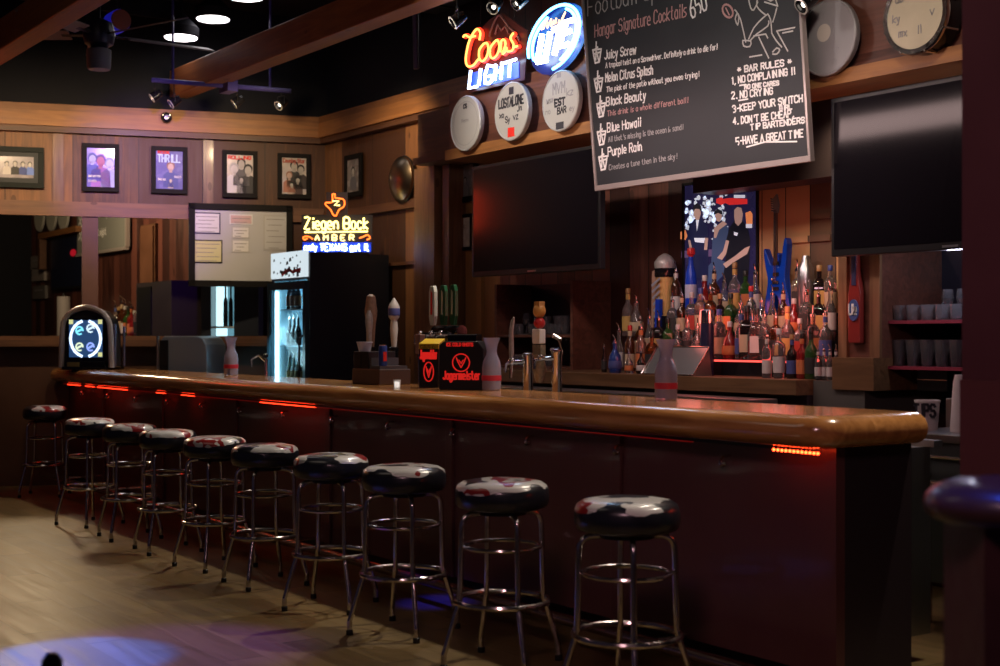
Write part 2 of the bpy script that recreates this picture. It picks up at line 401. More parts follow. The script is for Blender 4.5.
# post between bottles and glass shelves, and niche sides
c0 = PD(842, 6.05, h=2).x; c1 = PD(882, 6.05, h=2).x
struct('trim_16', MB().box(c0, c1, 6.05, 6.6, 1.32, 1.95), REDWX)
struct('trim_17', MB().box(c0-.01, c0+.05, 6.03, 6.05, 1.32, 1.95).box(c1-.07, c1, 6.03, 6.05, 1.32, 1.95), POSTW)
struct('trim_18', MB().box(c0-.01, c1, 5.98, 6.5, 1.14, 1.32), BROWNX)
struct('trim_19', MB().box(c1, 1.0, 6.56, 6.6, 1.0, 1.95), mat('niche dark', (.012, .010, .022), .3))
# right hand pillar
pp = PZ(962, 336, 4.5)
struct('pillar_1', MB().box(pp.x, pp.x+.42, pp.y, pp.y+.5, 0, 4.7), mat('pillar stain', (.10, .034, .040), .45, noise=.3, nscale=3))
struct('pillar_2', MB().box(pp.x+.03, pp.x+.5, pp.y-.05, pp.y, 0, 1.30), mat('pillar base', (.12, .04, .042), .45))
# added room and copies standing in for the left wall mirror's reflection
struct('wall_mirrored_back', MB().box(-22, -13.6, 6.2, 6.35, 0, 4.7), REDW)
struct('wall_mirrored_left', MB().box(-22, -21.8, 1, 6.2, 0, 4.7), BLACK)
struct('wall_mirrored_shelf', MB().box(-20, -14.2, 5.9, 6.2, 1.1, 1.2), BROWNX)
point('mirrored_room_fill', (-16.4, 4.6, 3.3), 150, WARM, .2)  # unseen lamp added to brighten the mirrored copies

# ================================================================== BAR COUNTER
BX0, BX1 = -13.42, -3.66     # left and right end of the top
bar = thing('bar_counter', 'long varnished wooden bar counter with dark red front and rounded edge', 'bar counter', (-8.5, 4.3, 0))
bo = Vector((-8.5, 4.3, 0))
def bb(mb): mb.v = [(v[0]-bo.x, v[1]-bo.y, v[2]) for v in mb.v]; return mb
prof = [(4.60, 1.13)]+[(4.07-.075*math.sin(PI*k/8), 1.065+.065*math.cos(PI*k/8)) for k in range(9)]+[(4.12, 1.00), (4.60, 1.03)]
# top: rounded nose swept along the front and round the right-hand end
def toppath():
    n = []; R = .12
    path = [((BX0, 4.07), (0, -1))]
    path.append(((BX1-R, 4.07), (0, -1)))
    for k in range(1, 7):
        t = PI/2*k/6; path.append(((BX1-R+R*math.sin(t)*0+0, 4.07), (math.sin(t), -math.cos(t))))
    path.append(((BX1-R, 4.60), (1, 0)))
    return path
m = MB(); vs = []; nose = [(-.0, 1.13)]+[(.075*math.sin(PI*k/10), 1.065+.065*math.cos(PI*k/10)) for k in range(1, 10)]+[(0, 1.0)]
path = toppath(); npn = len(nose)
# widen corner: fan around a centre so that the end has a soft radius
cx, cy = BX1-.14, 4.14
pts = [((BX0, 4.07), (0, -1)), ((cx, 4.07), (0, -1))]
for k in range(1, 9):
    t = PI/2*k/8; pts.append(((cx+.07*math.sin(t), cy-.07*math.cos(t)), (math.sin(t), -math.cos(t))))
pts.append(((cx+.07, 4.62), (1, 0)))
for (p, d) in pts:
    for (o_, z_) in nose: vs.append((p[0]+d[0]*o_, p[1]+d[1]*o_, z_))
fs = []
for i in range(len(pts)-1):
    for k in range(npn-1): fs.append((i*npn+k, (i+1)*npn+k, (i+1)*npn+k+1, i*npn+k+1))
m.add(vs, fs)
outl = [p[0] for p in pts]+[(BX0, 4.62)]
m.add([(x, y, 1.13) for x, y in outl], [tuple(range(len(outl)))])
m.add([(x, y, 1.0) for x, y in outl], [tuple(range(len(outl)))])
m.add([(BX0, 4.62, 1.0), (cx+.07, 4.62, 1.0), (cx+.07, 4.62, 1.13), (BX0, 4.62, 1.13)], [(0, 1, 2, 3)])
m.add([(BX0, 4.07-0, 1.0), (BX0, 4.62, 1.0), (BX0, 4.62, 1.13), (BX0, 4.07, 1.13)], [(0, 1, 2, 3)])
bb(m).build('bar_top', BARTOP, bar, smooth=True)
PX1 = -3.74
bb(B(BX0, PX1, 4.17, 4.22, .10, 1.0)).build('front_panel', PANEL, bar)
bb(B(PX1-.04, PX1, 4.22, 4.62, 0, 1.0)).build('end_panel', ENDP, bar)
bb(B(BX0, PX1-.04, 4.24, 4.30, 0, .10)).build('kick_board', BLK, bar)
a450 = 1/905e-0
for k in range(7):
    u_ = 1105e-6+(k-3+2)*172e-6-172e-6*0
    px = 1/((1105+172*(k-1))*1e-6)-455
    if px > 836: continue
    p = PD(px, 4.16, h=.5)
    bb(B(p.x-.035, p.x+.035, 4.15, 4.17, .10, .99)).build('batten', PANEL, bar, bevel=.004)
hk = None
for k in range(-1, 13):
    px = 1e6/(844+83.6*k)-455
    if px > 800: continue
    p = PD(px, 4.17, h=.915)
    o = bb(MB().tube(smooth([(p.x, 4.17, .93), (p.x, 4.13, .925), (p.x, 4.115, .90), (p.x, 4.125, .885), (p.x, 4.14, .895)], 3), .0065, 6).ball(p.x, 4.14, .897, .010)).build('hook', CHROME, bar, smooth=True)
# red LED strip: channel plus separate glowing runs
bb(B(BX0+.1, PX1-.1, 4.085, 4.11, .985, 1.0)).build('led_channel', BLK, bar)
led = bb(B(BX0+.1, PX1-.75, 4.088, 4.107, .980, .985)).build('led_strip', emis('led red', (1, .012, .010), .10), bar); led['label'] = 'dim red light strip under the bar edge'
hot = MB()
for (p0, p1) in ((69, 81), (87, 95), (99, 128), (158, 166), (183, 195), (262, 316)):
    q0 = PD(p0, 4.095, h=1); q1 = PD(p1, 4.095, h=1); hot.box(q0.x, q1.x, 4.078, 4.10, .978, .984)
bb(hot).build('led_run', emis('led hot', (1, .030, .008), 4.5), bar)
hot = MB()
for k in range(12):
    q0 = PD(773+4*k, 4.08, h=1); hot.ball(q0.x, 4.085, .982, .006, seg=8)
bb(hot).build('led_bulbs', emis('led bulbs', (1, .05, .01), 16), bar)
fr = thing('foot_rail', 'long dark metal foot rail running along the bottom of the bar', 'foot rail', (-8.5, 3.85, .142))
MB().tube([(BX0+8.5+.2, 0, 0), (PX1+8.5, 0, 0)], .026, 12).build('rail', mat('bronze rail', (.40, .30, .28), .26, 1), fr, smooth=True)
for k in range(8):
    x = -4.6+k*-1.2+8.5
    MB().tube([(x, 0, -.015), (x, .05, -.03), (x, .31, -.03)], .011, 8).build('bracket', CHROME, fr, smooth=True)

# under-bar workstation behind the counter
ub = thing('underbar_station', 'low stainless workstation standing behind the bar counter', 'workstation', (-8.6, 4.85, 0))
B(-3.4, 4.6, -.20, .22, .12, .95).build('body', STEEL, ub)
MB().box(-3.45, 4.65, -.21, -.16, .95, 1.0).box(-3.45, 4.65, .18, .24, .95, .98).build('rim', STEEL, ub)
for x in (-3.3, -1.5, 1.5, 4.4): MB().lathe([(.02, 0), (.02, .12)], 10, Matrix.Translation((x, .0, 0))).build('leg', STEEL, ub)

# ================================================================== BAR STOOLS
def seat_mat(i):  # black vinyl with pale and red reflections painted into its colour
    m_, nt, b = newmat('seat vinyl %d' % i); N = nt.nodes; L = nt.links
    tc = N.new('ShaderNodeTexCoord'); mp = N.new('ShaderNodeMapping'); L.new(tc.outputs['Object'], mp.inputs[0]); mp.inputs['Location'].default_value = (i*3.1, i*1.7, 0)
    n = N.new('ShaderNodeTexNoise'); n.inputs['Scale'].default_value = 3.6; n.inputs['Detail'].default_value = 3; L.new(mp.outputs[0], n.inputs['Vector'])
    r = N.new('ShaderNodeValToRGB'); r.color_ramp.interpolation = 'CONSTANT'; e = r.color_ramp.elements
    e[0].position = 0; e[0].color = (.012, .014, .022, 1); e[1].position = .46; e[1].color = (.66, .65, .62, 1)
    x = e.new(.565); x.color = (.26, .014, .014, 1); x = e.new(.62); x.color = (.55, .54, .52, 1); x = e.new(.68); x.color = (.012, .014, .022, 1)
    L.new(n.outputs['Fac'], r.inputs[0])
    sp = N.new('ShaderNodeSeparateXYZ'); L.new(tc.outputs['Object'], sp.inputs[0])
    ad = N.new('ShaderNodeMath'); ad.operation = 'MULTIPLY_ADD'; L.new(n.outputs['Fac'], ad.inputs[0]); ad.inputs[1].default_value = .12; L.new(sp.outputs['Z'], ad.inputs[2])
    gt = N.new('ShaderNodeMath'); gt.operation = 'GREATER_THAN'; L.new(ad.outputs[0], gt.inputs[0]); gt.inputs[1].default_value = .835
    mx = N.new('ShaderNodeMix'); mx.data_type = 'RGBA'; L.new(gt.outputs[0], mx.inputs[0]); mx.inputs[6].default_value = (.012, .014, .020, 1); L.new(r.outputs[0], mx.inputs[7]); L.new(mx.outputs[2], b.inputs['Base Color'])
    b.inputs['Roughness'].default_value = .28; b.inputs['Coat Weight'].default_value = .4; b.inputs['Coat Roughness'].default_value = .15
    n3 = N.new('ShaderNodeTexNoise'); n3.inputs['Scale'].default_value = 9; L.new(tc.outputs['Object'], n3.inputs['Vector']); bp = N.new('ShaderNodeBump'); bp.inputs['Strength'].default_value = .35; bp.inputs['Distance'].default_value = .02; L.new(n3.outputs['Fac'], bp.inputs['Height']); L.new(bp.outputs[0], b.inputs['Normal'])
    return m_
def make_stool():
    r = thing('bar_stool', 'x', 'bar stool', (0, 0, 0))
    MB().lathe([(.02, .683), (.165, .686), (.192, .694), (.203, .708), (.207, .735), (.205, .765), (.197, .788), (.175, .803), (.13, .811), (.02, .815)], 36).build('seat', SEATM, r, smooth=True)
    MB().lathe([(.05, .658), (.11, .663), (.11, .680), (.03, .682)], 24).build('swivel_plate', BLK, r, smooth=True)
    for k in range(4):
        t = PI/2*k; ct, st = math.cos(t), math.sin(t)
        pl = [(.02, .670), (.11, .670), (.155, .663), (.180, .640), (.187, .59), (.190, .45), (.196, .30), (.215, .235), (.262, .085), (.268, .06), (.268, .012)]
        lg = MB().tube([(p*ct, p*st, z) for p, z in smooth(pl, 3)], .0125, 10).build('leg', CHROME, r, smooth=True)
        MB().lathe([(.017, 0), (.017, .022), (.013, .026)], 12, Matrix.Translation((.268*ct, .268*st, 0))).build('rubber_foot', BLK, lg, smooth=True)
    MB().ring(.170, .009, .522).build('upper_ring', CHROME, r, smooth=True)
    MB().ring(.207, .0125, .285, 40).build('foot_ring', CHROME, r, smooth=True)
    return r
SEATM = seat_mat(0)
stool0 = make_stool(); cache(stool0)
ST = [(45, 'bar stool at the far left end of the row with a nearly black seat'), (90, 'second bar stool from the left wall, pale sheen painted on black seat'), (130, 'third bar stool from the left wall with grey-white sheen painted on its seat top'),
 (168, 'fourth bar stool from the left wall with reflections painted as broad pale seat patches'), (215, 'fifth bar stool from the left with red and white reflections painted beside its seat rim'), (265, 'sixth bar stool from the left with a round pale reflection painted on its seat'),
 (331, 'fourth bar stool from the camera end with pale reflections painted over its black seat side'), (404, 'third bar stool from the camera end with dark red reflections painted on its seat top'), (502, 'second bar stool from the camera end with mostly white reflections painted on its seat top'), (627, 'nearest chrome bar stool with red and white reflections painted on its seat near the bar corner')]
FEET = [(21, 60), (64.5, 87), (105, 112), (138.7, 149), (183, 205), (229.6, 249), (286, 349), (352, 416), (446.6, 525), (561, 637)]
def colpx(p): return 500+F*(p[0]*s+p[1]*c)/(-p[0]*c+p[1]*s)
def pose(i, px, D, sc_):
    p = PD(px, D, h=0); best = None
    for dg in range(0, 90, 2):
        q = [colpx((p.x+.268*sc_*math.cos(math.radians(dg+90*k)), p.y+.268*sc_*math.sin(math.radians(dg+90*k)))) for k in range(4)]
        near = [colpx((p.x+.268*sc_*math.cos(math.radians(dg+90*k)), p.y+.268*sc_*math.sin(math.radians(dg+90*k)))) for k in range(4) if math.sin(math.radians(dg+90*k)) < .35]
        e = abs(min(q)-FEET[i][0])+min(abs(v-FEET[i][1]) for v in near)
        if best is None or e < best[0]: best = (e, dg)
    return p, math.radians(best[1])
for i, (px, lab) in enumerate(ST):
    sc_ = (.93, .92, .93, .93, .95, .95, .97, 1, 1, 1)[i]; D_ = (3.72, 3.44, 3.45, 3.45, 3.45, 3.45, 3.45, 3.45, 3.45, 3.45)[i]
    p, rz = pose(i, px, D_, sc_)
    o = clone(stool0, (p.x, p.y, 0), rz, lab, 'chrome bar stools in a row along the bar') if i else stool0
    o.location = (p.x, p.y, 0); o.rotation_euler = (0, 0, rz); o.scale = (sc_, sc_, 1); o['label'] = lab; o['group'] = 'chrome bar stools in a row along the bar'
    if i:
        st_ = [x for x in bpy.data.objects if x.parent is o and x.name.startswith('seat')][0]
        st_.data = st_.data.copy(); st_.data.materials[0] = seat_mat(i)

# ================================================================== RIGHT-HAND COUNTER
rc = PZ(1026, 480, 2.95)
rcn = thing('side_counter', 'dark rounded-end counter with blue shine at the right edge', 'counter', (rc.x, rc.y, 0), math.atan2(c, s))
def stad(R, L, n=18): return [(R*math.cos(t), R*math.sin(t)) for t in [PI/2+PI*k/n for k in range(n+1)]]+[(L, -R), (L, R)]
m = MB(); prev = None; lv = [(.165, 1.045), (.19, 1.05), (.205, 1.062), (.21, 1.08), (.205, 1.10), (.19, 1.115), (.17, 1.125), (.15, 1.13)]
n = len(stad(1, 2)); vs = []
for R, z in lv: vs += [(x, y, z) for x, y in stad(R, .9)]
fs = [tuple(range(n-1, -1, -1)), tuple((len(lv)-1)*n+k for k in range(n))]
for i in range(len(lv)-1):
    for k in range(n): fs.append((i*n+k, i*n+(k+1) % n, (i+1)*n+(k+1) % n, (i+1)*n+k))
m.add(vs, fs).build('counter_top', mat('dark varnish', (.05, .024, .024), .33, coat=.3), rcn, smooth=True)
MB().box(-.13, .9, -.12, .14, 0, 1.045).build('panel', mat('dark panel', (.07, .026, .028), .4, noise=.2), rcn)

# ================================================================== BACK BAR
bk = thing('back_bar', 'brown wooden back bar cabinet with shelf edge behind the counter', 'back bar', (-7.0, 6.2, 0))
xe = PD(796, 5.86, h=1).x+7.0
MB().box(-2.6, xe, -.34, .38, 1.10, 1.19).build('shelf_top', BROWNX, bk, bevel=.004)
MB().box(-2.6, xe, -.25, .38, 0, 1.10).build('cabinet', ENDP, bk)
MB().box(xe, PD(884, 6.1, h=1.5).x+7.0-.05, -.2, .38, .2, 1.185).build('side_cabinet', mat('grey panel', (.10, .095, .085), .4), bk)
cl = thing('bottle_cooler', 'low stainless bottle cooler in front of the back bar', 'cooler', (-7.2, 5.72, 0))
MB().box(-2.0, PD(768, 5.75, h=1).x+7.2, -.12, .11, 1.04, 1.08).build('lid', STEEL, cl, bevel=.005)
MB().box(-2.0, PD(768, 5.75, h=1).x+7.2, -.10, .11, 0, 1.04).build('body', BLKG, cl)
# steel sink unit at the right end
su = thing('sink_unit', 'stainless sink unit with dark green front at the right end', 'sink unit', (-3.7, 5.75, 0))
MB().box(-.9, 2.2, -.25, .2, .93, .97).box(-.9, 2.2, .2, .24, .93, 1.12).build('top', STEEL, su, bevel=.005)
MB().box(-.9, 2.2, -.22, .2, .25, .93).build('front', mat('dark green steel', (.09, .115, .105), .35, .3), su)
MB().tube([(-.9, -.25, .86), (2.2, -.25, .86)], .008, 6).tube([(-.9, -.25, .74), (2.2, -.25, .74)], .008, 6).build('rail', CHROME, su, smooth=True)
for x in (-.85, .2, 1.2, 2.1): MB().tube([(x, 0, 0), (x, 0, .25)], .02, 8).build('leg', CHROME, su, smooth=True)
rs = struct('trim_20', MB().box(-4.5, 2.4, 6.02, 6.56, 1.0, 1.14), mat('grey counter back', (.07, .065, .06), .4))

# liquor riser steps
TX0, TX1 = PD(600, 6.2, h=1).x, PD(839, 6.3, h=1).x
riser = thing('bottle_riser', 'stepped liquor display riser with glowing red step edges', 'riser', (0, 6.2, 0))
rx0 = PD(700, 6.2, h=1).x
TIERS = [(1.19, 6.00, 6.14), (1.29, 6.14, 6.27), (1.44, 6.27, 6.40), (1.58, 6.40, 6.53)]
m = MB()
for k, (z, y0, y1) in enumerate(TIERS[1:]):
    m.box(TX0+(.55 if k == 0 else .35), TX1, y0-6.2, y1-6.2, 1.19, z)
m.build('steps', BLKG, riser)
m = MB(); 
for k, (z, y0, y1) in enumerate(TIERS[1:]):
    pass
m2_ = MB().box(TX0+.55, TX1, TIERS[1][1]-6.2-.008, TIERS[1][1]-6.2, TIERS[1][0]-.012, TIERS[1][0])
m2_.build('lit_edge', emis('tier led', (1, .09, .07), 1.6), riser)
point('tier_led_left', (-6.6, 6.05, 1.55), 3.4, (1, .18, .14), .15)
point('tier_led_mid', (-5.9, 6.05, 1.6), 3.8, (1, .18, .14), .15)
point('tier_led_right', (-5.3, 6.05, 1.6), 3.4, (1, .18, .14), .15)
# ================================================================== BOTTLES
GL = {'clear': (.85, .80, .80), 'amber': (.45, .14, .04), 'green': (.04, .12, .03), 'dark': (.02, .012, .012), 'blue': (.02, .06, .30), 'red': (.35, .02, .02), 'pink': (.80, .45, .42)}
def bglass(k): return mat('bottle '+k, GL[k], .07, trans=.93 if k in ('clear', 'pink', 'amber') else .5, coat=.5, ior=1.35)
CAPC = {'red': (.5, .02, .02), 'black': (.015, .015, .015), 'gold': (.30, .18, .07), 'white': (.45, .43, .42), 'silver': (.4, .4, .4), 'orange': (.42, .12, .03), 'blue': (.03, .05, .22)}
LABC = {'white': (.52, .48, .46), 'cream': (.45, .34, .22), 'red': (.32, .03, .02), 'black': (.02, .02, .02), 'orange': (.50, .15, .05), 'blue': (.05, .07, .22), 'yellow': (.42, .27, .08)}
def capm(k): return mat('cap '+k, CAPC[k], .35)
def labm(k): return mat('label '+k, LABC[k], .6)
SHAPES = {
 'round': [(.036, 0), (.039, .006), (.039, .165), (.034, .19), (.016, .215), (.0135, .24), (.0135, .285)],
 'tall': [(.034, 0), (.036, .006), (.036, .20), (.028, .225), (.015, .245), (.013, .30)],
 'long neck': [(.030, 0), (.032, .006), (.032, .13), (.026, .165), (.014, .20), (.012, .26)],
 'squat': [(.040, 0), (.046, .012), (.048, .06), (.042, .12), (.020, .155), (.015, .175), (.015, .21)],
 'square': None, 'flared': [(.030, 0), (.033, .006), (.040, .18), (.036, .205), (.016, .225), (.014, .27)]}
PROTO = {}
def bottle_proto(shape, glass, cap, lab):
    key = (shape, glass, cap, lab)
    if key in PROTO: return PROTO[key], False
    r = thing('liquor_bottle', 'x', 'bottle', (0, 0, 0))
    if shape == 'square':
        m = MB(); w_ = .036
        lv = [(w_-.004, 0), (w_, .006), (w_, .165), (w_*.75, .19), (.015, .205)]
        vs = []; fs = []
        for q, z in lv:
            e = q*.25
            vs += [(q-e, -q, z), (q, -q+e, z), (q, q-e, z), (q-e, q, z), (-q+e, q, z), (-q, q-e, z), (-q, -q+e, z), (-q+e, -q, z)]
        for i in range(len(lv)-1):
            for k in range(8): fs.append((i*8+k, i*8+(k+1) % 8, (i+1)*8+(k+1) % 8, (i+1)*8+k))
        fs += [tuple(range(7, -1, -1)), tuple(32+k for k in range(8))]
        m.add(vs, fs).lathe([(.014, .204), (.0135, .25)], 12)
        ht = .25; m.build('glass_body', bglass(glass), r, smooth=True)
        MB().box(-w_*.85, w_*.85, -w_-.0012, -w_+.002, .04, .13).build('paper_label', labm(lab), r)
    else:
        P = SHAPES[shape]; MB().lathe(P, 18).build('glass_body', bglass(glass), r, smooth=True); ht = P[-1][1]
        z0, z1 = (.035, .13) if shape != 'squat' else (.03, .09)
        rr = max(x for x, z in P)+.0012
        pr = [(rr-.002, z0-.001), (rr, z0), (rr+(.006 if shape == 'flared' else 0), z1), (rr-.002, z1+.001)]
        if shape == 'flared': pr = [(.0325, z0-.001), (.0352, z0), (.0392, z1), (.036, z1+.001)]
        if shape == 'squat': pr = [(.046, .03), (.0495, .035), (.0495, .06), (.0465, .088)]
        MB().lathe(pr, 18, cap=False).build('paper_label', labm(lab), r, smooth=True)
        if shape in ('round', 'tall'): MB().lathe([(.0150, ht-.045), (.0155, ht-.04), (.0155, ht-.015), (.0150, ht-.01)], 14, cap=False).build('neck_label', labm(lab), r, smooth=True)
    if random.random() < .7:
        MB().lathe([(.012, ht-.002), (.015, ht), (.015, ht+.012), (.006, ht+.02), (.005, ht+.03)], 12).tube([(0, 0, ht+.02), (.0, -.004, ht+.045), (.0, -.022, ht+.065)], .004, 6).build('pour_spout', CHROME, r, smooth=True)
    else:
        MB().lathe([(.0145, ht-.006), (.0165, ht-.004), (.0165, ht+.026), (.014, ht+.03)], 14).build('cap', capm(cap), r, smooth=True)
    cache(r); PROTO[key] = r; return r, True
used = set(); GW = ['clear', 'clear', 'clear', 'amber', 'amber', 'pink', 'green', 'dark', 'red', 'clear']
rowname = ['bottom step', 'second step', 'third step', 'top step']
protos = []
for _ in range(26):
    protos.append((random.choice(list(SHAPES)), random.choice(GW), random.choice(list(CAPC)), random.choice(['white', 'cream', 'white', 'red', 'black', 'orange', 'blue', 'yellow', 'cream'])))
secs = [(603, 640, 'left end'), (640, 700, 'left part'), (712, 752, 'middle'), (752, 795, 'right part'), (795, 838, 'right end')]
def put_bottle(spec, px, D, z, lab, grp, sc=1.0):
    r, new = bottle_proto(*spec); p = PD(px, D, h=z)
    o = r if new else clone(r, (p.x, p.y, z), 0, lab, grp)
    o.location = (p.x, p.y, z); o.rotation_euler = (0, 0, random.uniform(-.1, .9)); o['label'] = lab; o['group'] = grp; o.scale = (sc, sc, sc); return o
labels_used = {}
def blabel(spec, where):
    shape, g_, cp, lb = spec
    gname = {'clear': 'clear', 'amber': 'amber', 'green': 'green', 'dark': 'near-black', 'blue': 'blue', 'red': 'red', 'pink': 'pinkish'}[g_]
    return '%s %s liquor bottle with %s label on the %s' % (gname, shape, lb, where)
def row(tier, px0, px1, step, sc, skip=()):
    z, y0, y1 = TIERS[tier]; D = (y0+y1)/2; x = PD(px0, D, h=1).x; xe_ = PD(px1, D, h=1).x
    Zm = D; last = None
    while x < xe_:
        a = -x; Zc = a*c+D*s; px = 500+F*(-a*s+D*c)/Zc
        if not any(k0 <= px <= k1 for k0, k1 in skip):
            sec = [n_ for (p0, p1, n_) in secs if p0-8 <= px <= p1+8]; sec = sec[0] if sec else 'middle'
            random.shuffle(protos); sp = None
            for q in protos:
                lab = blabel(q, '%s, %s' % (rowname[tier], sec))
                if lab not in labels_used: sp = q; break
            labels_used[lab] = 1
            if sp: put_bottle(sp, px, D+random.uniform(-.012, .012), z, lab, 'liquor bottles on the back bar riser', sc*random.uniform(.92, 1.1))
        x += step*random.uniform(.94, 1.08)
row(3, 676, 838, .092, 1.05, ((683, 697), (762, 792)))
row(2, 628, 838, .094, 1.0, ((644, 672),))
row(1, 640, 838, .098, .98, ())
# bottom step: left cluster and right cluster, standing on the wooden shelf
for px, D, spec, lab, sc in (
 (604, 6.02, ('long neck', 'dark', 'gold', 'black'), 'small dark bottle with pale round stopper, first on the left of the shelf', .62),
 (615, 5.98, ('squat', 'blue', 'silver', 'blue'), 'squat bottle with blue base at the left end of the shelf', .95),
 (619, 6.10, ('long neck', 'clear', 'white', 'white'), 'tall clear bottle rising behind the squat blue one', 1.05),
 (630, 6.08, ('tall', 'amber', 'red', 'cream'), 'tall amber bottle with cream label left of the slanted tray', .98),
 (629, 5.95, ('squat', 'clear', 'red', 'orange'), 'short round bottle with orange label in front of the tall amber one', .62),
 (641, 5.97, ('squat', 'dark', 'silver', 'white'), 'short dark bottle with silver cap touching the slanted tray', .66),
 (641, 6.09, ('tall', 'pink', 'gold', 'orange'), 'tall pinkish bottle with orange label behind the slanted tray', 1.0),
 (652, 6.10, ('square', 'amber', 'black', 'black'), 'square amber bottle with black label behind the slanted tray', 1.0),
 (767, 6.00, ('tall', 'clear', 'silver', 'white'), 'slim clear bottle left of the frosted one on the bottom step', .8),
 (779, 6.00, ('flared', 'clear', 'white', 'white'), 'frosted clear bottle with pale label in front of the riser', .98),
 (792, 6.02, ('round', 'dark', 'gold', 'blue'), 'dark bottle with blue and white label next to an orange one', .82),
 (802, 6.03, ('round', 'red', 'black', 'orange'), 'orange-red bottle with black cap on the bottom step', .85),
 (811, 6.04, ('round', 'green', 'black', 'black'), 'dark green bottle near the right end of the bottom step', .95)):
    put_bottle(spec, px, D, 1.19, lab, 'liquor bottles on the back bar riser', sc)
for k, px in enumerate((818, 824, 830, 836)):
    put_bottle(('tall', 'clear', 'silver', 'white'), px, 6.04+.03*(k % 2), 1.19, ['leftmost', 'second', 'third', 'rightmost'][k]+' of four small clear bottles with silver caps beside the brown post', 'small clear bottles beside the brown post', .55)
# two larger front bottles with printed labels
put_bottle(('square', 'dark', 'black', 'cream'), 747, 6.2, 1.29, 'near-black square bottle with big cream label in the second step middle', 'liquor bottles on the back bar riser', 1.22)
put_bottle(('square', 'pink', 'black', 'white'), 757, 6.19, 1.29, 'square pinkish bottle with big white label right of the black one', 'liquor bottles on the back bar riser', 1.15)

# slanted stainless tray, chrome cylinder
t = thing('slanted_tray', 'slanted brushed steel tray standing on the back bar shelf', 'tray', PD(681, 5.98, h=1.19)); t.scale = (.95, .9, .92)
MB().prismx([(-.12, 0), (.02, .19), (.03, .19), (.06, 0)], -.26, .24).build('plate', mat('tray steel', (.26, .28, .27), .35, .85), t)
MB().tube([(-.27, -.125, .005), (-.27, .025, .195), (.25, .025, .195), (.25, -.125, .005)], .006, 6, True).build('rim', CHROME, t, smooth=True)
t = thing('dispenser_tower', 'upright dark cylinder with chrome top right of the slanted tray', 'dispenser', PD(707, 6.05, h=1.19))
MB().lathe([(.045, 0), (.045, .33)], 20).build('body', mat('dark blue cylinder', (.02, .02, .05), .25), t, smooth=True)
MB().lathe([(.047, .33), (.048, .345), (.044, .41), (.02, .42)], 20).build('top', CHROME, t, smooth=True)

# oversized novelty tap sign shaped like a beer glass
t = thing('beer_glass_display', 'novelty beer glass with silver foam dome and blue ribbon', 'display', PD(665, 6.47, h=1.50)); t.scale = (.88, .88, .98)
MB().lathe([(.05, 0), (.055, .1), (.075, .42)], 24).build('glass', mat('amber display', (.62, .38, .14), .25, coat=.4), t, smooth=True)
MB().lathe([(.082, .42), (.086, .45), (.084, .47), (.05, .51), (.01, .53)], 24).build('foam_dome', mat('silver foam', (.45, .45, .43), .4, .3, noise=.2), t, smooth=True)
MB().lathe([(.078, .36), (.084, .37), (.084, .42), (.08, .425)], 24, cap=False).build('band', BLKG, t, smooth=True)
m = MB()
for k in range(7): m.ribbon([(-.055+.006*k, .30-.045*k), (.035-.002*k, .345-.045*k)], .018, -.088)
m.build('ribbon', mat('silver blue', (.45, .5, .62), .3, .4), t)
MB().prism([(-.01, .0), (.045, .0), (.05, .2), (.0, .2)], -.10, -.07).build('blue_stripe', mat('cobalt', (.01, .05, .5), .3), t)
MB().prism([(-.11, .0), (-.075, .0), (-.05, .42), (-.10, .40)], -.05, .0).build('side_glass', mat('pale amber', (.45, .28, .2), .3), t)
t = thing('aluminium_bottle', 'tall blue aluminium bottle with red cap in front of the poster', 'bottle', PD(691, 6.46, h=1.60)); t.scale = (.8, .8, .98)
MB().lathe([(.048, 0), (.05, .01), (.05, .22), (.042, .28), (.022, .34), (.02, .40)], 20).build('body', MATS['cobalt'], t, smooth=True)
MB().lathe([(.022, .39), (.022, .40), (.034, .405), (.036, .43), (.03, .45), (.01, .455)], 16).build('cap', mat('cap red', CAPC['red'], .35), t, smooth=True)
MB().lathe([(.0505, .10), (.0512, .105), (.0512, .19), (.0505, .195)], 20, cap=False).build('label', mat('pale blue label', (.45, .45, .6), .5), t, smooth=True)
t = thing('shaker', 'round steel cocktail shaker top among bottles right of the guitar', 'shaker', PD(806, 6.47, h=1.58))
MB().lathe([(.05, 0), (.055, .2), (.05, .28), (.03, .32), (.02, .36)], 20).build('body', STEEL, t, smooth=True)

# ================================================================== GUITAR
gp = PD(780, 6.47, h=1.62)
gt = thing('electric_guitar', 'blue electric guitar standing upright against golden boards', 'guitar', (gp.x, 6.46, 1.60), 0); gt.scale = (.66, 1, 1)
body = [(-.03, .36), (-.05, .28), (-.10, .33), (-.155, .40), (-.165, .36), (-.14, .27), (-.115, .2), (-.13, .12), (-.16, .02), (-.155, -.02), (-.06, -.02), (-.035, .06), (0, .10), (.035, .06), (.08, -.02), (.175, -.02), (.165, .06), (.13, .14), (.11, .22), (.125, .30), (.14, .42), (.115, .46), (.085, .40), (.06, .30), (.03, .28), (.03, .36)]
body = smooth(body, 3, True)
MB().prism(body, -.025, .025).build('body', mat('guitar blue', (.005, .05, .42), .15, coat=.6), gt, smooth=True, bevel=.006)
MB().box(-.018, .018, -.035, -.02, .30, .62).build('neck', mat('guitar neck', (.10, .06, .04), .4), gt)
MB().prism([(-.020, .62), (.020, .62), (.035, .67), (.010, .74), (-.045, .71)], -.03, -.015).build('headstock', mat('headstock', (.16, .17, .14), .3), gt)
for k in range(6): MB().tube([(-.02-.004*k+.02*(k//3)*0, -.025, .632+.015*k), (-.058-.002*k, -.025, .638+.015*k)], .006, 6).build('tuning_peg', CHROME, gt, smooth=True)
for z in (.13, .22, .29): MB().box(-.035, .035, -.032, -.024, z, z+.022).build('pickup', BLK, gt)
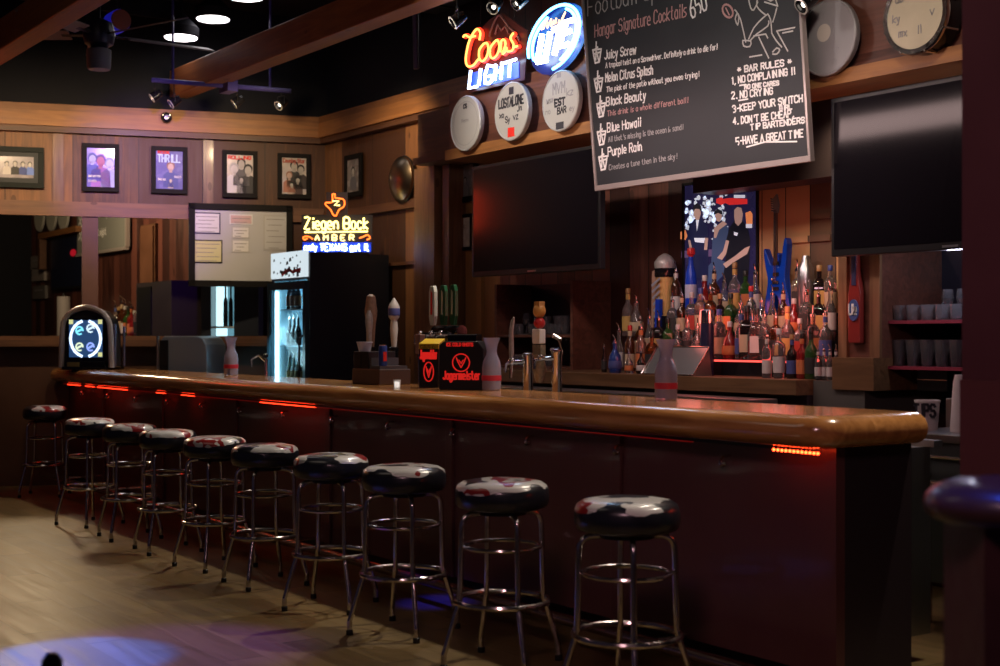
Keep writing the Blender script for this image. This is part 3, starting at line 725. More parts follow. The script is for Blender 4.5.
MB().box(-.04, .04, -.034, -.024, .17, .19).ball(-.04, -.03, .2, .012).build('bridge', CHROME, gt, smooth=True)
st_ = MB()
for k in range(6): st_.tube([(-.015+.006*k, -.038, .18), (-.012+.005*k, -.038, .64)], .0012, 4)
st_.build('strings', CHROME, gt)

# ================================================================== pictures with people
def figure(mb_list, x, z, h, hair, face, shirt, y=0.0):
    """simple painted figure: head, hair, shoulders on a picture sheet"""
    r = h*.13
    shirt_mb, face_mb, hair_mb = mb_list
    shirt_mb.prism([(x-h*.28, z), (x-h*.27, z+h*.45), (x-h*.12, z+h*.58), (x+h*.12, z+h*.58), (x+h*.27, z+h*.45), (x+h*.28, z)], y-.001, y)
    hair_mb.disc(x, z+h*.80, r*1.15, y-.002, y-.001, 16, r*1.3)
    face_mb.disc(x, z+h*.75, r*.85, y-.0035, y-.002, 16, r*1.1)
    face_mb.prism([(x-r*.4, z+h*.55), (x+r*.4, z+h*.55), (x+r*.4, z+h*.68), (x-r*.4, z+h*.68)], y-.0035, y-.002)
def framed(name, label, loc, rz, w_, h_, fw, bg, figs, text=None, frame_m=None, cat='picture', mat_w=0, group=None):
    t = thing(name, label, cat, loc, rz, group)
    fm = frame_m or mat('picture frame black', (.010, .009, .009), .6, spec=.15)
    m = MB().box(-w_/2, w_/2, -.025, 0, -h_/2, -h_/2+fw).box(-w_/2, w_/2, -.025, 0, h_/2-fw, h_/2).box(-w_/2, -w_/2+fw, -.025, 0, -h_/2+fw, h_/2-fw).box(w_/2-fw, w_/2, -.025, 0, -h_/2+fw, h_/2-fw)
    m.build('frame', fm, t, bevel=.003)
    iw, ih = w_/2-fw-mat_w, h_/2-fw-mat_w
    if mat_w: B(-w_/2+fw, w_/2-fw, -.010, 0, -h_/2+fw, h_/2-fw).build('mount', mat('dark mount', (.03, .035, .04), .6), t)
    B(-iw, iw, -.013, 0, -ih, ih).build('print', mat(label[:24]+' sheet', bg, .25, noise=.35, nscale=9, coat=.3), t)
    for (x, z, h, hair, face, shirt) in figs:
        a_, b_, c_ = MB(), MB(), MB(); figure((a_, b_, c_), x*iw, -ih+z*ih, h*ih, hair, face, shirt, -.0135)
        a_.build('printed_clothing', mat('ink %.2f %.2f %.2f' % shirt, shirt, .5), t); c_.build('printed_hair', mat('ink %.2f %.2f %.2f' % hair, hair, .5), t); b_.build('printed_face', mat('ink %.2f %.2f %.2f' % face, face, .5), t)
    if text:
        for (tx, x, z, hh, wid, colm, wd) in text:
            mm = MB(); write(mm, tx, hh*ih, x*iw, z*ih, wd*ih, -.018, width=wid*iw); mm.build('lettering', colm, t)
    return t
def wall_left_item(pxl, pxr, pyt, pyb, off=.02):
    pm, pym = (pxl+pxr)/2, (pyt+pyb)/2
    l0, _ = WL(pxl, pym); l1, _ = WL(pxr, pym); lm, z0 = WL(pm, pyb); _, z1 = WL(pm, pyt)
    p = Wpt((l0+l1)/2, off, (z0+z1)/2); return p, abs(l1-l0), z1-z0
BW1, BW2, BW3 = (.02, .02, .02), (.62, .60, .58), (.45, .43, .40)
p, w_, h_ = wall_left_item(-14, 44, 147, 188)
framed('framed_photo', 'wide dark-framed photo of a group at the far left of the wall', p, WROT, w_, h_, .05, (.30, .27, .30), [(-.45, .3, 1.3, BW1, BW2, BW2), (.0, .3, 1.35, BW1, BW2, (.03, .03, .03)), (.42, .3, 1.3, BW1, BW2, (.05, .08, .3)), (.8, .3, 1.3, BW1, BW2, (.15, .25, .7))], mat_w=.045, frame_m=mat('black green frame', (.010, .014, .013), .55, spec=.2))
p, w_, h_ = wall_left_item(82, 119, 144, 192)
framed('framed_cover', 'framed blue and violet magazine cover, second picture on the left wall', p, WROT, w_, h_, .045, (.14, .14, .48), [(-.6, .3, 1.5, (.05, .07, .4), (.45, .5, .9), (.08, .1, .55)), (.65, .0, 1.6, (.3, .35, .8), (.55, .6, .95), (.4, .45, .9)), (.0, .0, 1.75, (.10, .06, .35), (.45, .15, .35), (.35, .15, .55))], [('ONE NATION', -.9, -.5, .1, .9, WHT, .02), ('STARS', -.9, -.75, .1, .6, WHT, .02)])
p, w_, h_ = wall_left_item(151, 187, 147, 194)
framed('framed_cover', 'framed blue magazine cover headed THRILL with red masthead', p, WROT, w_, h_, .045, (.13, .14, .36), [(.1, .1, 1.4, (.25, .12, .08), (.6, .45, .4), (.06, .08, .3)), (.1, 0.05, .5, (.5, .4, .3), (.55, .5, .4), (.5, .45, .35))],
       [('THRILL', -.85, .42, .38, 1.7, mat('pale blue print', (.55, .75, .95), .4), .07), ('ROCK', -.85, .86, .12, .9, RED, .05), ('SPIRIT ISSUE', -.85, -.55, .1, .6, WHT, .02), ('TRACKS', .35, -.4, .1, .55, WHT, .02)])
p, w_, h_ = wall_left_item(222, 257, 151, 198)
framed('framed_cover', 'framed black-and-white magazine cover of three people, fourth on the left wall', p, WROT, w_, h_, .045, (.55, .50, .47), [(.1, .4, 1.5, BW1, BW3, (.10, .10, .10)), (.62, .0, 1.6, BW1, BW3, (.02, .02, .02)), (-.45, .0, 1.65, (.4, .4, .4), BW2, (.66, .66, .64)), (.1, .0, .9, BW1, BW3, (.03, .03, .03))],
       [('ROLLING', -.9, .78, .16, 1.8, RED, .05)])
p, w_, h_ = wall_left_item(277, 310, 154, 199)
framed('framed_cover', 'framed cover with dark hats and pale figures right of the three-person cover', p, WROT, w_, h_, .045, (.55, .50, .46), [(.0, .4, 1.5, BW1, BW3, (.04, .04, .04)), (.55, .3, 1.4, BW1, BW3, (.05, .04, .04)), (-.4, .1, 1.2, (.3, .15, .1), (.55, .4, .35), (.45, .2, .15)), (.3, -.0, 1.0, BW1, BW3, (.08, .05, .05)), (-.2, -.1, .8, BW1, BW3, (.5, .4, .35))],
       [('Country Star', -.9, .74, .2, 1.8, mat('brick print', (.45, .08, .05), .5), .05)])
p0 = PD(346, 6.58, py=190); p1 = PD(363, 6.58, py=161)
framed('framed_photo', 'small framed photo alone on the panelled wall above the neon sign', ((p0.x+p1.x)/2, 6.58, (p0.z+p1.z)/2), 0, p1.x-p0.x, .42, .05, (.22, .2, .2), [(.0, .1, 1.5, BW1, BW3, (.12, .12, .14))])

INKN = mat('grey ink', (.25, .25, .25), .6)
# slice of wall with two frames between the posts and the television
q0 = PD(455, 6.56, h=2).x; q1 = PD(480, 6.56, h=2).x
struct('wall_slice', MB().box(q0, q1, 6.57, 6.6, 1.30, 2.85), mat('honey board', (.42, .22, .09), .5, noise=.25, nscale=5))
za = PD(462, 6.55, py=160).z; zb = PD(462, 6.55, py=203).z
framed('framed_photo', 'narrow dark-framed photo between the wooden posts and the left television', (PD(467, 6.55, h=2).x, 6.56, (za+zb)/2), 0, .32, za-zb, .05, (.25, .25, .27), [(-.2, .0, 1.3, BW1, BW3, (.35, .35, .35))])
za = PD(460, 6.55, py=215).z; zb = PD(460, 6.55, py=251).z
framed('framed_notice', 'white notice in a dark frame below the narrow photo beside the posts', (PD(462, 6.55, h=2).x, 6.56, (za+zb)/2), 0, .34, za-zb, .03, (.75, .75, .72), [], [('NOTICE', -.7, .3, .2, 1.2, INKN, .04)], cat='notice')
mpx = None
# convex mirror
mp_ = PD(403, 6.55, py=179)
t = thing('convex_mirror', 'round glossy convex mirror on the panelled wall left of the posts', 'mirror', (mp_.x, 6.55, mp_.z))
MB().lathe([(.21, 0), (.205, .03), (.17, .055), (.10, .08), (.01, .09)], 32, Matrix.Rotation(PI/2, 4, 'X')).build('dome', mat('mirror dome', (.22, .17, .12), .30, 1), t, smooth=True)
MB().ring(.21, .008, 0).build('rim', BLK, t, rot=(PI/2, 0, 0), smooth=True)

# whiteboard with notices
p, w_, h_ = wall_left_item(188, 291, 205, 287, .06)
t = thing('whiteboard', 'black-framed whiteboard with pinned notices on the left wall', 'whiteboard', p, WROT)
m = MB().box(-w_/2, w_/2, -.03, .02, -h_/2, -h_/2+.06).box(-w_/2, w_/2, -.03, .02, h_/2-.06, h_/2).box(-w_/2, -w_/2+.06, -.03, .02, -h_/2, h_/2).box(w_/2-.06, w_/2, -.03, .02, -h_/2, h_/2)
m.build('frame', MATS['picture frame black'], t); B(-w_/2+.05, w_/2-.05, -.01, .02, -h_/2+.05, h_/2-.05).build('board', mat('white enamel', (.50, .51, .53), .25), t)
def U(px, py): return ((px-188)/103-.5)*w_, (.5-(py-205)/82)*h_
def notice(x0, x1, y0, y1, name, label, pm, edge, lines):
    a_, b_ = U(x0, y1), U(x1, y0); d = .012
    o = MB().box(a_[0], b_[0], -.016, -.010, a_[1], b_[1]).build(name, edge, t)
    q = MB().box(a_[0]+d, b_[0]-d, -.018, -.014, a_[1]+d, b_[1]-d).build('sheet', pm, o)
    m2 = MB()
    for k in range(lines):
        z = b_[1]-d-.03-(b_[1]-a_[1]-2*d-.04)*k/max(1, lines-1)
        m2.ribbon([(a_[0]+.03+.02*(k % 2), z), (b_[0]-.03-.03*((k*7) % 3), z)], .006, -.018)
    m2.build('print_lines', mat('grey ink', (.25, .25, .25), .6), o); o['label'] = label
notice(192, 219, 214, 235, 'notice', 'white notice in a dark border', PAPER, mat('navy edge', (.03, .03, .08), .4), 5)
notice(191, 221, 241, 264, 'notice', 'yellow certificate in a dark border', mat('yellow paper', (.62, .60, .30), .6), BLK, 5)
notice(228, 251, 215, 225, 'notice', 'small red and grey notice', mat('rose paper', (.6, .42, .42), .6), PAPER, 2)
notice(230, 248, 227, 239, 'notice', 'small white card above another', PAPER, mat('grey edge', (.45, .45, .45), .5), 3)
notice(230, 248, 240, 253, 'notice', 'small white card below another', PAPER, mat('grey edge', (.45, .45, .45), .5), 3)
notice(262, 286, 215, 250, 'notice', 'faint grey notice', mat('grey paper', (.52, .53, .55), .6), mat('grey edge', (.45, .45, .45), .5), 6)

# wall speaker on the crown
lx, lz = WL(165, 120)
t = thing('wall_speaker', 'small round black speaker mounted on the wooden crown beam', 'speaker', Wpt(lx, .13, lz), WROT)
MB().lathe([(.05, 0), (.055, .03), (.045, .05), (.02, .045)], 20, Matrix.Rotation(PI/2, 4, 'X')).build('housing', BLKG, t, smooth=True)
MB().lathe([(.028, .046), (.02, .056), (.004, .058)], 16, Matrix.Rotation(PI/2, 4, 'X')).build('cone', STEEL, t, smooth=True)

# ================================================================== GLASS-DOOR FRIDGE
fx0 = PD(270, 5.69, h=1).x; fx1 = PD(308, 5.69, h=1).x; fw_ = fx1-fx0; HT = 2.2
fg = thing('display_fridge', 'tall black glass-door drinks fridge with lit header', 'fridge', (fx0, 5.69, 0))
ez = 1.96
MB().box(0, fw_, .02, .06, 0, .10).box(0, .03, .02, .84, .10, ez).box(fw_-.05, fw_, .02, .84, 0, HT).box(0, fw_-.05, .02, .84, ez, HT).box(0, fw_-.05, .80, .84, 0, ez).box(0, fw_-.05, .06, .80, 0, .1).build('cabinet', mat('fridge black', (.012, .016, .026), .35), fg)
MB().box(.03, fw_-.05, .45, .80, .1, ez).box(.03, .05, .03, .46, .1, ez).build('liner', mat('fridge liner', (.55, .75, .85), .5), fg)
dr = MB().box(0, .05, -.03, .015, .10, ez-.02).box(fw_-.05, fw_, -.03, .015, .10, ez-.02).box(.05, fw_-.05, -.03, .015, .10, .2).box(.05, fw_-.05, -.03, .015, ez-.09, ez-.02).build('door', mat('fridge door', (.02, .05, .07), .3), fg)
B(.05, fw_-.05, -.012, -.008, .2, ez-.09).build('door_glass', mat('door glass', (.9, .96, 1), .02, trans=1, ior=1.1), dr)
MB().tube([(fw_-.035, -.035, .9), (fw_-.035, -.07, .95), (fw_-.035, -.07, 1.4), (fw_-.035, -.035, 1.45)], .01, 8).build('handle', BLK, dr, smooth=True)
B(.05, .075, .03, .06, .2, ez-.1).build('interior_lamp', emis('fridge lamp', (.45, .85, 1), 12), fg)
for z in (.62, .98, 1.34, 1.68):
    MB().box(.05, fw_-.05, .05, .45, z, z+.012).build('shelf', mat('shelf wire', (.5, .6, .65), .3, .5), fg)
B(.03, fw_-.03, -.005, .02, ez+.02, HT+.02).build('header_panel', emis('header lit', (.80, .93, 1), .75), fg)
m = MB()
for k in range(26):
    x, z, r_ = .06+.62*random.random(), .04+.19*random.random()**1.6, random.uniform(.006, .022)
    m.prism([(x-r_, ez+z-r_), (x+r_*1.5, ez+z-r_*.6), (x+r_, ez+z+r_), (x-r_*.6, ez+z+r_*.8)], -.008, -.004)
m.build('header_picture', mat('header print', (.1, .12, .12), .5), fg)
m = MB(); m.ribbon([(.28, ez+.05), (.42, ez+.10), (.5, ez+.07), (.66, ez+.09)], .03, -.008); m.build('header_swoosh', mat('header red', (.5, .05, .08), .5), fg)
area('fridge_light', (fx0+.25, 5.76, 1.6), (fx0+.4, 6.4, 1.0), 9, (.45, .85, 1), .2, 1.2)
bi = 0
for (z, n_, g_, lb, txt) in ((1.692, 3, 'dark', 'orange', 'small dark can-like bottle on the top fridge shelf'), (1.352, 3, 'dark', 'black', 'dark bottle on the upper fridge shelf'), (.992, 5, 'green', 'yellow', 'green bottle with yellow label on the middle fridge shelf'), (.632, 5, 'dark', 'white', 'dark bottle on the lower fridge shelf')):
    for k in range(n_):
        spec = ('long neck', g_, 'gold', lb); r_, new = bottle_proto(*spec); pos = (fx0+.20+.09*k, 5.80, z)
        o = r_ if new else clone(r_, pos, 0, txt, 'x')
        o.location = pos; o.rotation_euler = (0, 0, 0); o['label'] = txt+', '+['leftmost', 'second from the left', 'third from the left', 'fourth from the left', 'rightmost'][k]; o['group'] = 'bottles in the lit fridge'; o.scale = (1, 1, .95)

# Ziegen Book sign on top of the fridge
q = PZ(337, 250, 12.95)
zs = thing('neon_sign', 'yellow and blue neon sign with a red state outline on top of the fridge', 'neon sign', (q.x, q.y, 2.2), math.atan2(c, s)*1.0)
YEL = emis('neon yellow', (1, .80, .22), 3.4); ORG = emis('neon orange', (1, .16, .02), 3.0); BLW = emis('neon blue white', (.45, .60, 1), 7.0); AMB = emis('neon amber', (1, .72, .25), 2.6)
def ztext(tx, h, x, z, wid, r, mt, nm, **k):
    st, end = strokes(tx, h, 0, 0, **k); kf = wid/end
    neon(mm := MB(), [[(x+p[0]*kf, z+p[1]) for p in pl] for pl in st], r, -.03, 2); return mm.build(nm, mt, zs, smooth=True)
ztext('Ziegen Bock', .105, -.30, .235, .61, .0095, YEL, 'yellow_lettering')
MB().tube([(-.30, -.03, .205), (.29, -.03, .212)], .008, 6).build('underline_tube', YEL, zs, smooth=True)
ztext('AMBER', .050, -.20, .130, .40, .0075, AMB, 'amber_lettering', track=1.5)
ztext('only TEXANS get it', .062, -.30, .035, .61, .0075, BLW, 'blue_lettering')
tex = [(-.03, .0), (-.012, -.0), (-.012, -.03), (.05, -.04), (.065, -.07), (.055, -.105), (.02, -.125), (-.005, -.175), (-.03, -.165), (-.045, -.13), (-.065, -.11), (-.09, -.085), (-.085, -.068), (-.035, -.065), (-.035, -.0)]
neon(mm := MB(), [[(x*1.15+.0, z*1.15+.56) for x, z in tex]], .007, -.03, 2, True); mm.build('state_outline', ORG, zs, smooth=True)
neon(mm := MB(), [[(-.035, .495), (.02, .495), (-.02, .455), (.03, .455)]], .008, -.035, 1); mm.build('letter_tube', YEL, zs, smooth=True)
neon(mm := MB(), [[(-.22, .14), (-.26, .165), (-.31, .16), (-.30, .135), (-.27, .15)], [(.21, .15), (.25, .165), (.29, .18), (.31, .15), (.28, .135)]], .0075, -.03, 3); mm.build('scroll_tube', ORG, zs, smooth=True)
MB().box(-.33, .33, -.005, 0, .015, .37).box(-.10, .10, -.005, 0, .37, .58).build('back_plate', mat('sign back', (.04, .035, .05), .35), zs)
MB().box(-.30, .30, -.05, .05, 0, .02).build('stand', BLK, zs)
bluebk = MB().box(-.32, .32, -.012, -.006, .02, .115).build('blue_halo_plate', mat('blue halo', (.03, .08, .75), .4), zs)  # added plate, coloured with the glow of the blue letters
# ================================================================== TELEVISIONS
def tv(label, x0, x1, z0, z1, y, mount=True):
    t = thing('television', label, 'television', ((x0+x1)/2, y, z0)); W_, H_ = x1-x0, z1-z0
    MB().box(-W_/2, W_/2, 0, .05, 0, H_).build('housing', BLK, t, bevel=.006)
    B(-W_/2+.025, W_/2-.025, -.003, .0, .04, H_-.025).build('screen', SCREEN, t)
    B(-.05, .05, -.006, 0, .012, .024).build('badge', mat('badge', (.5, .5, .5), .3, 1), t)
    MB().box(-.2, .2, .05, .09, H_*.35, H_*.65).box(-.04, .04, .09, .62, H_*.45, H_*.55).build('wall_bracket', BLK, t)
    return t
tv('wide black television mounted left of the chalkboard', PD(472, 5.97, h=2).x, PD(600, 5.97, h=2).x, 1.90, 2.76, 5.97)
tv('wide black television mounted right of the chalkboard above the glass shelves', PD(831, 5.90, h=2).x, PD(831, 5.90, h=2).x+1.60, 1.88, 2.76, 5.90)

# poster
a_ = PD(680, 6.52, h=2); b_ = PD(756, 6.52, h=2); pw = b_.x-a_.x; ph = 1.15; pz = 1.93
t = framed('band_poster', 'large glowing blue poster of three people behind the bottles', ((a_.x+b_.x)/2, 6.56, pz), 0, pw, ph, .02, (.018, .015, .055), [], cat='poster')
def pu(px, py): q = PD(px, 6.55, py=py); return (q.x-(a_.x+b_.x)/2, q.z-pz)
def pshape(nm, mt, pls, y):
    mb = MB()
    for k_, pl in enumerate(pls): mb.prism([pu(*q) for q in pl], y-.0006-.0002*k_, y)
    return mb.build(nm, mt, t)
random.seed(3); m = MB()
for k in range(95):
    x = random.uniform(686, 727); z = random.gauss(212, 10)
    if z < 190: continue
    q = pu(x, z); r = random.uniform(.006, .022); n_ = random.randint(5, 8)
    m.prism([(q[0]+r*1.3*random.uniform(.6, 1.2)*math.cos(2*PI*k_/n_), q[1]+r*random.uniform(.6, 1.3)*math.sin(2*PI*k_/n_)) for k_ in range(n_)], -.0145, -.0132)
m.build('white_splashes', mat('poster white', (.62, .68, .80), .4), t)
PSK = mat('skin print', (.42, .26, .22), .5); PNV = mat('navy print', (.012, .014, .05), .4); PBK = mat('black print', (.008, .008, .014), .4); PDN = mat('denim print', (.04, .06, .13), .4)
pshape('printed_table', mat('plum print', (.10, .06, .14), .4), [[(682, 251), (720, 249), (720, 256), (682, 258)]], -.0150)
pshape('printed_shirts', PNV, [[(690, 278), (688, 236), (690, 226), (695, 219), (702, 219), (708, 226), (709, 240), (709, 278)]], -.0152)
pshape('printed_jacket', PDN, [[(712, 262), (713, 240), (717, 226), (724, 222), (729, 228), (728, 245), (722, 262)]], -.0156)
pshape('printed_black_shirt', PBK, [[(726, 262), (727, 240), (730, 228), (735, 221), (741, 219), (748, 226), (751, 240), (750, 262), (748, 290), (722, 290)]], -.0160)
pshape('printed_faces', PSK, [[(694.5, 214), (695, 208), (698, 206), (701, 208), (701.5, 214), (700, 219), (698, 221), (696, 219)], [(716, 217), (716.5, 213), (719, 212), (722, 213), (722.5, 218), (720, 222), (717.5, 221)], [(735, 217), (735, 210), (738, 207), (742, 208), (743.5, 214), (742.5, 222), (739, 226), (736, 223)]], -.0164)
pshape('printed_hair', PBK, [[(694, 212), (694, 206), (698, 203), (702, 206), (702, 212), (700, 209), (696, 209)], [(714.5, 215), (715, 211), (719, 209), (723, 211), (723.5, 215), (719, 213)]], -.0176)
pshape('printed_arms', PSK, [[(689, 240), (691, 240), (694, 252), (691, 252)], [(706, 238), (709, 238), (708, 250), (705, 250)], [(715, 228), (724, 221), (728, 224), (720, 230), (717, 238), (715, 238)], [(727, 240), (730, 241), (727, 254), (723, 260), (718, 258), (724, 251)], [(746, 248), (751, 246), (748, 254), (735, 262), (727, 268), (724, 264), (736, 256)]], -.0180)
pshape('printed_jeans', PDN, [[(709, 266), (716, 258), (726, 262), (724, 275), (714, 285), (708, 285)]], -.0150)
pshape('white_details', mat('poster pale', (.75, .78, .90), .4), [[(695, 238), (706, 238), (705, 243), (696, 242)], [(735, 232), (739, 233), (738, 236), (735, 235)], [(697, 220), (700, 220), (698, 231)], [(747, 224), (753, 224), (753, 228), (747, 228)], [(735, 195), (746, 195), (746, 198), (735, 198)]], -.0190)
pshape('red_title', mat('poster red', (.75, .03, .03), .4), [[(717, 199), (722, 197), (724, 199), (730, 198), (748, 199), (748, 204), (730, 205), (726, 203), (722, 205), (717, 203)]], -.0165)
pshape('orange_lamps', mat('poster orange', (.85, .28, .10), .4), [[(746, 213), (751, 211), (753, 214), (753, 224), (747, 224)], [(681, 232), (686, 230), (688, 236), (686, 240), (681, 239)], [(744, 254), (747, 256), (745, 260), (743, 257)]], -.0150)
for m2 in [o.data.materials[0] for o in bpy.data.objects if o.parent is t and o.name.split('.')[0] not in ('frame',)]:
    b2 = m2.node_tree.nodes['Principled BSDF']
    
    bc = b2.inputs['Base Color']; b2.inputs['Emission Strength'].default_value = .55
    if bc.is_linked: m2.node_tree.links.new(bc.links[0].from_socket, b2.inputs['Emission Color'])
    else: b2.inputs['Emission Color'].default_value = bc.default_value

# ================================================================== CHALKBOARD
xa = PD(596, 5.8, h=2).x; xb = PD(812, 5.8, h=2).x; BWD = xb-xa; BHT = 1.42
cb = thing('chalkboard', 'big hanging chalkboard of cocktails and bar rules above the back bar', 'chalkboard', (xa, 5.80, 2.41))
cb.rotation_euler = (math.radians(5.2), 0, 0)
B(.02, BWD-.02, 0, .02, .02, BHT-.02).build('slate', SLATE, cb)
FRM = mat('pale frame', (.42, .37, .35), .35, .3)
MB().box(0, BWD, -.012, .025, 0, .035).build('frame_rail', FRM, cb, bevel=.003); MB().box(0, BWD, -.012, .025, BHT-.035, BHT).build('frame_rail', FRM, cb, bevel=.003)
MB().box(0, .02, -.012, .025, .035, BHT-.035).build('frame_stile', FRM, cb, bevel=.003); MB().box(BWD-.018, BWD, -.012, .025, .035, BHT-.035).build('frame_stile', FRM, cb, bevel=.003)
def CU(px, py):
    """chalkboard local x,z from a photo point on it"""
    dD = 5.80
    for _ in range(6):
        q = PD(px, dD, py=py); zz = q.z-2.41; dD = 5.80-zz*math.tan(math.radians(5.2))
    return q.x-xa, zz/math.cos(math.radians(5.2))
def chalk(txt, x0, y0, x1, y1, hpx, wd, m_, label=None, jit=.25, shear=.1, name='chalk_lettering'):
    """write from (x0,y0) to (x1,y1) baseline ends in the photo, hpx letter height there"""
    A = Vector(CU(x0, y0)); Bv = Vector(CU(x1, y1)); hh = (Vector(CU(x0, y0-hpx))-A).length
    st, end = strokes(txt, hh, 0, 0, jit, shear); L = (Bv-A).length; k = L/end; dx = (Bv-A).normalized(); nz = Vector((-dx.y, dx.x))
    mb = MB()
    for pl in st: mb.ribbon([tuple(A+dx*p[0]*k+nz*p[1]) for p in pl], wd, -.0015)
    return mb.build(name, m_, cb)
chalk('Football Specials', 588, 16, 700, -14, 17, .008, CHALKD, jit=.15)
chalk('Hangar Signature Cocktails', 595, 37, 688, 16, 12, .0075, CHALKP, jit=.15)
chalk('650', 692, 18, 709, 8, 19, .011, CHALK, jit=.1)
for tx, sub, y1_, y2_, x1_, x2_ in (('Juicy Screw', 'A tropical twist on a Screwdriver. Definitely a drink to die for!', 57, 66, 637, 718), ('Melon Citrus Splash', 'The pick of the patio without you even trying!', 80, 90, 654, 700),
      ('Black Beauty', 'This drink is a whole different ball!', 104, 114, 647, 689), ('Blue Hawaii', "All that's missing is the ocean & sand!", 130, 140, 642, 684), ('Purple Rain', 'Creates a tune then in the sky!', 154, 168, 643, 678)):
    sl = -.17; xx = 605+(y1_-57)*.035
    chalk(tx, xx, y1_+2, x1_, y1_+2+(x1_-xx)*sl, 8.5, .0085, CHALK)
    chalk(sub, xx+1, y2_+2, x2_, y2_+2+(x2_-xx)*-.165, 5, .005, CHALK if y1_ < 100 else (CHALKP if y1_ < 120 else CHALKD))
for k, (gx, gy) in enumerate(((597, 56), (598.5, 85), (601, 110), (601.5, 138), (603, 163))):
    mb = MB()
    for pl in ([(-4, -6), (-1.5, 7), (2.5, 6), (4.5, -7), (-4, -6)], [(-3, -2), (4, -4)], [(-1, 4), (-.5, -14)], [(2, 5), (0, -4)], [(-3.5, -5), (1, -9)]):
        mb.ribbon([CU(gx+a1, gy+b1) for a1, b1 in pl], .012, -.0015)
    mb.build('chalk_drawing', CHALK, cb)
for tx, x0, y0, x1, y1, hp in (('* BAR RULES *', 738, 73, 793, 64.5, 6), ('1, NO COMPLAINING !!', 732, 84, 796, 74, 6.5), ('NO ONE CARES', 745, 89, 780, 84.8, 4), ('2. NO CRYING', 732, 98.8, 774, 94, 6.5), ('3-KEEP YOUR SWITCH', 733, 112.3, 804, 101.3, 6.5), ('GIRL', 780, 110.5, 793, 108.8, 4.5),
      ("4. DON'T BE CHEAP,", 733.5, 124.5, 795, 116.3, 6.5), ('TIP BARTENDERS', 751, 130, 806, 122.6, 5.5), ('5-HAVE A GREAT TIME', 736.5, 144.8, 804.5, 136.6, 7)):
    chalk(tx, x0, y0, x1, y1, hp, .0085, CHALK, jit=.2, shear=0)
mb = MB()
for pl in ([(740, 85.5), (746, 84.5)], [(739, 100.5), (748, 99)], [(747, 147), (765, 142), (797, 141.5)]): mb.ribbon([CU(*q) for q in pl], .009, -.0015)
mb.build('chalk_underline', CHALK, cb)
# the player sketched in chalk
mb = MB()
for pl in ([(746, 42), (741, 20), (737, 12), (735, 10)], [(737, 12), (739, 17), (738, 25), (735.5, 19), (737, 14)], [(743, 40.5), (751, 41), (750, 46.5), (744, 46), (743, 40.5)], [(749, 39), (754, 28), (762, 19), (768, 14)], [(751, 40), (757, 34), (768, 26), (769, 21)],
           [(768, 14), (771, 20), (772, 33)], [(754, 36), (766, 34)], [(759, 37), (769, 58)], [(766, 34), (768, 38)], [(777, 31), (788, 51)], [(777, 31), (795, 27.5)], [(783, 33), (793, 31)], [(772, 33), (776, 40), (782, 47)], [(773, 52), (777, 48), (780, 50), (777, 54), (773, 54)],
           [(750, 57), (762, 55)], [(762, 12), (757, 6), (758, -2)], [(762, 12), (766, 15)], [(758, 2), (754, 10), (751, 8), (749, 0)], [(777, 8), (775, 16), (773, 22)], [(765, 2), (778, 6)], [(775, -3), (778, 6)], [(764, -4), (771, 1), (777, -4)]):
    mb.ribbon([CU(*q) for q in smooth(pl, 2)], .008, -.0015)
mb.build('chalk_player', mat('chalk soft', (.55, .55, .54), .9), cb)
mb = MB(); mb.ribbon([CU(728+5*math.cos(t*PI/8)+1.5*math.sin(t*PI/8), 11+6.5*math.sin(t*PI/8)) for t in range(17)], .012, -.0015); mb.ribbon([CU(726+.0, 8), CU(729.5, 15)], .008, -.0015)
mb.build('chalk_ball', CHALKP, cb)
for x in (.15, BWD-.15): MB().tube([(x, .01, BHT-.02), (x, .01, 2.24)], .004, 6).build('hanging_wire', CHROME, cb)

# ================================================================== SIGNED DRUM HEADS
def drumhead(label, px, py, r, D, col, marks, rimm, extra=None):
    p = PD(px, D, py=py)
    t = thing('drum_head', label, 'drum head', (p.x, D, p.z)); R = Matrix.Rotation(PI/2, 4, 'X')
    MB().lathe([(r*.97, -.02), (r, -.01), (r, .02), (r*.96, .026), (r*.94, .02)], 40, R).build('rim', rimm, t, smooth=True)
    MB().disc(0, 0, r*.95, -.018, -.008, 40).build('skin', mat(label[:16]+'skin', col, .55, noise=.08, nscale=8), t)
    for (tx, x, z, hh, wid, mt, wd) in marks:
        m_ = MB(); write(m_, tx, hh*r, x*r, z*r, wd*r, -.019, width=wid*r, jit=.35); m_.build('lettering', mt, t)
    return t
INK = mat('black marker', (.03, .03, .04), .5); GINK = mat('grey marker', (.28, .27, .28), .5)
WRIM = mat('white rim', (.42, .41, .39), .4)
d = drumhead('leftmost white drum head, plain with faint grey rings, on the header', 467.5, 123.5, .215, 5.925, (.47, .45, .43), [('Remo', -.25, .05, .12, .5, GINK, .02), ('CS', -.12, .55, .14, .24, INK, .05)], WRIM)
MB().ring(.17, .003, 0).build('printed_ring', GINK, d, rot=(PI/2, 0, 0), loc=(0, -.018, 0))
d = drumhead('white drum head with bold black scrawl and a red square, middle of three', 513.5, 111.5, .218, 5.925, (.66, .61, .52), [('LOSTALONE', -.75, .18, .30, 1.5, INK, .07), ('xo', -.7, -.15, .18, .3, INK, .04), ('Jn', .35, -.05, .2, .3, INK, .04), ('Sy', -.35, -.35, .2, .3, INK, .04), ('vz', .1, -.3, .2, .35, INK, .04)], WRIM)
MB().box(-.03, .03, -.021, -.018, .125, .18).build('black_square', INK, d); MB().box(-.045, .04, -.021, -.018, -.19, -.12).build('red_square', RED, d)
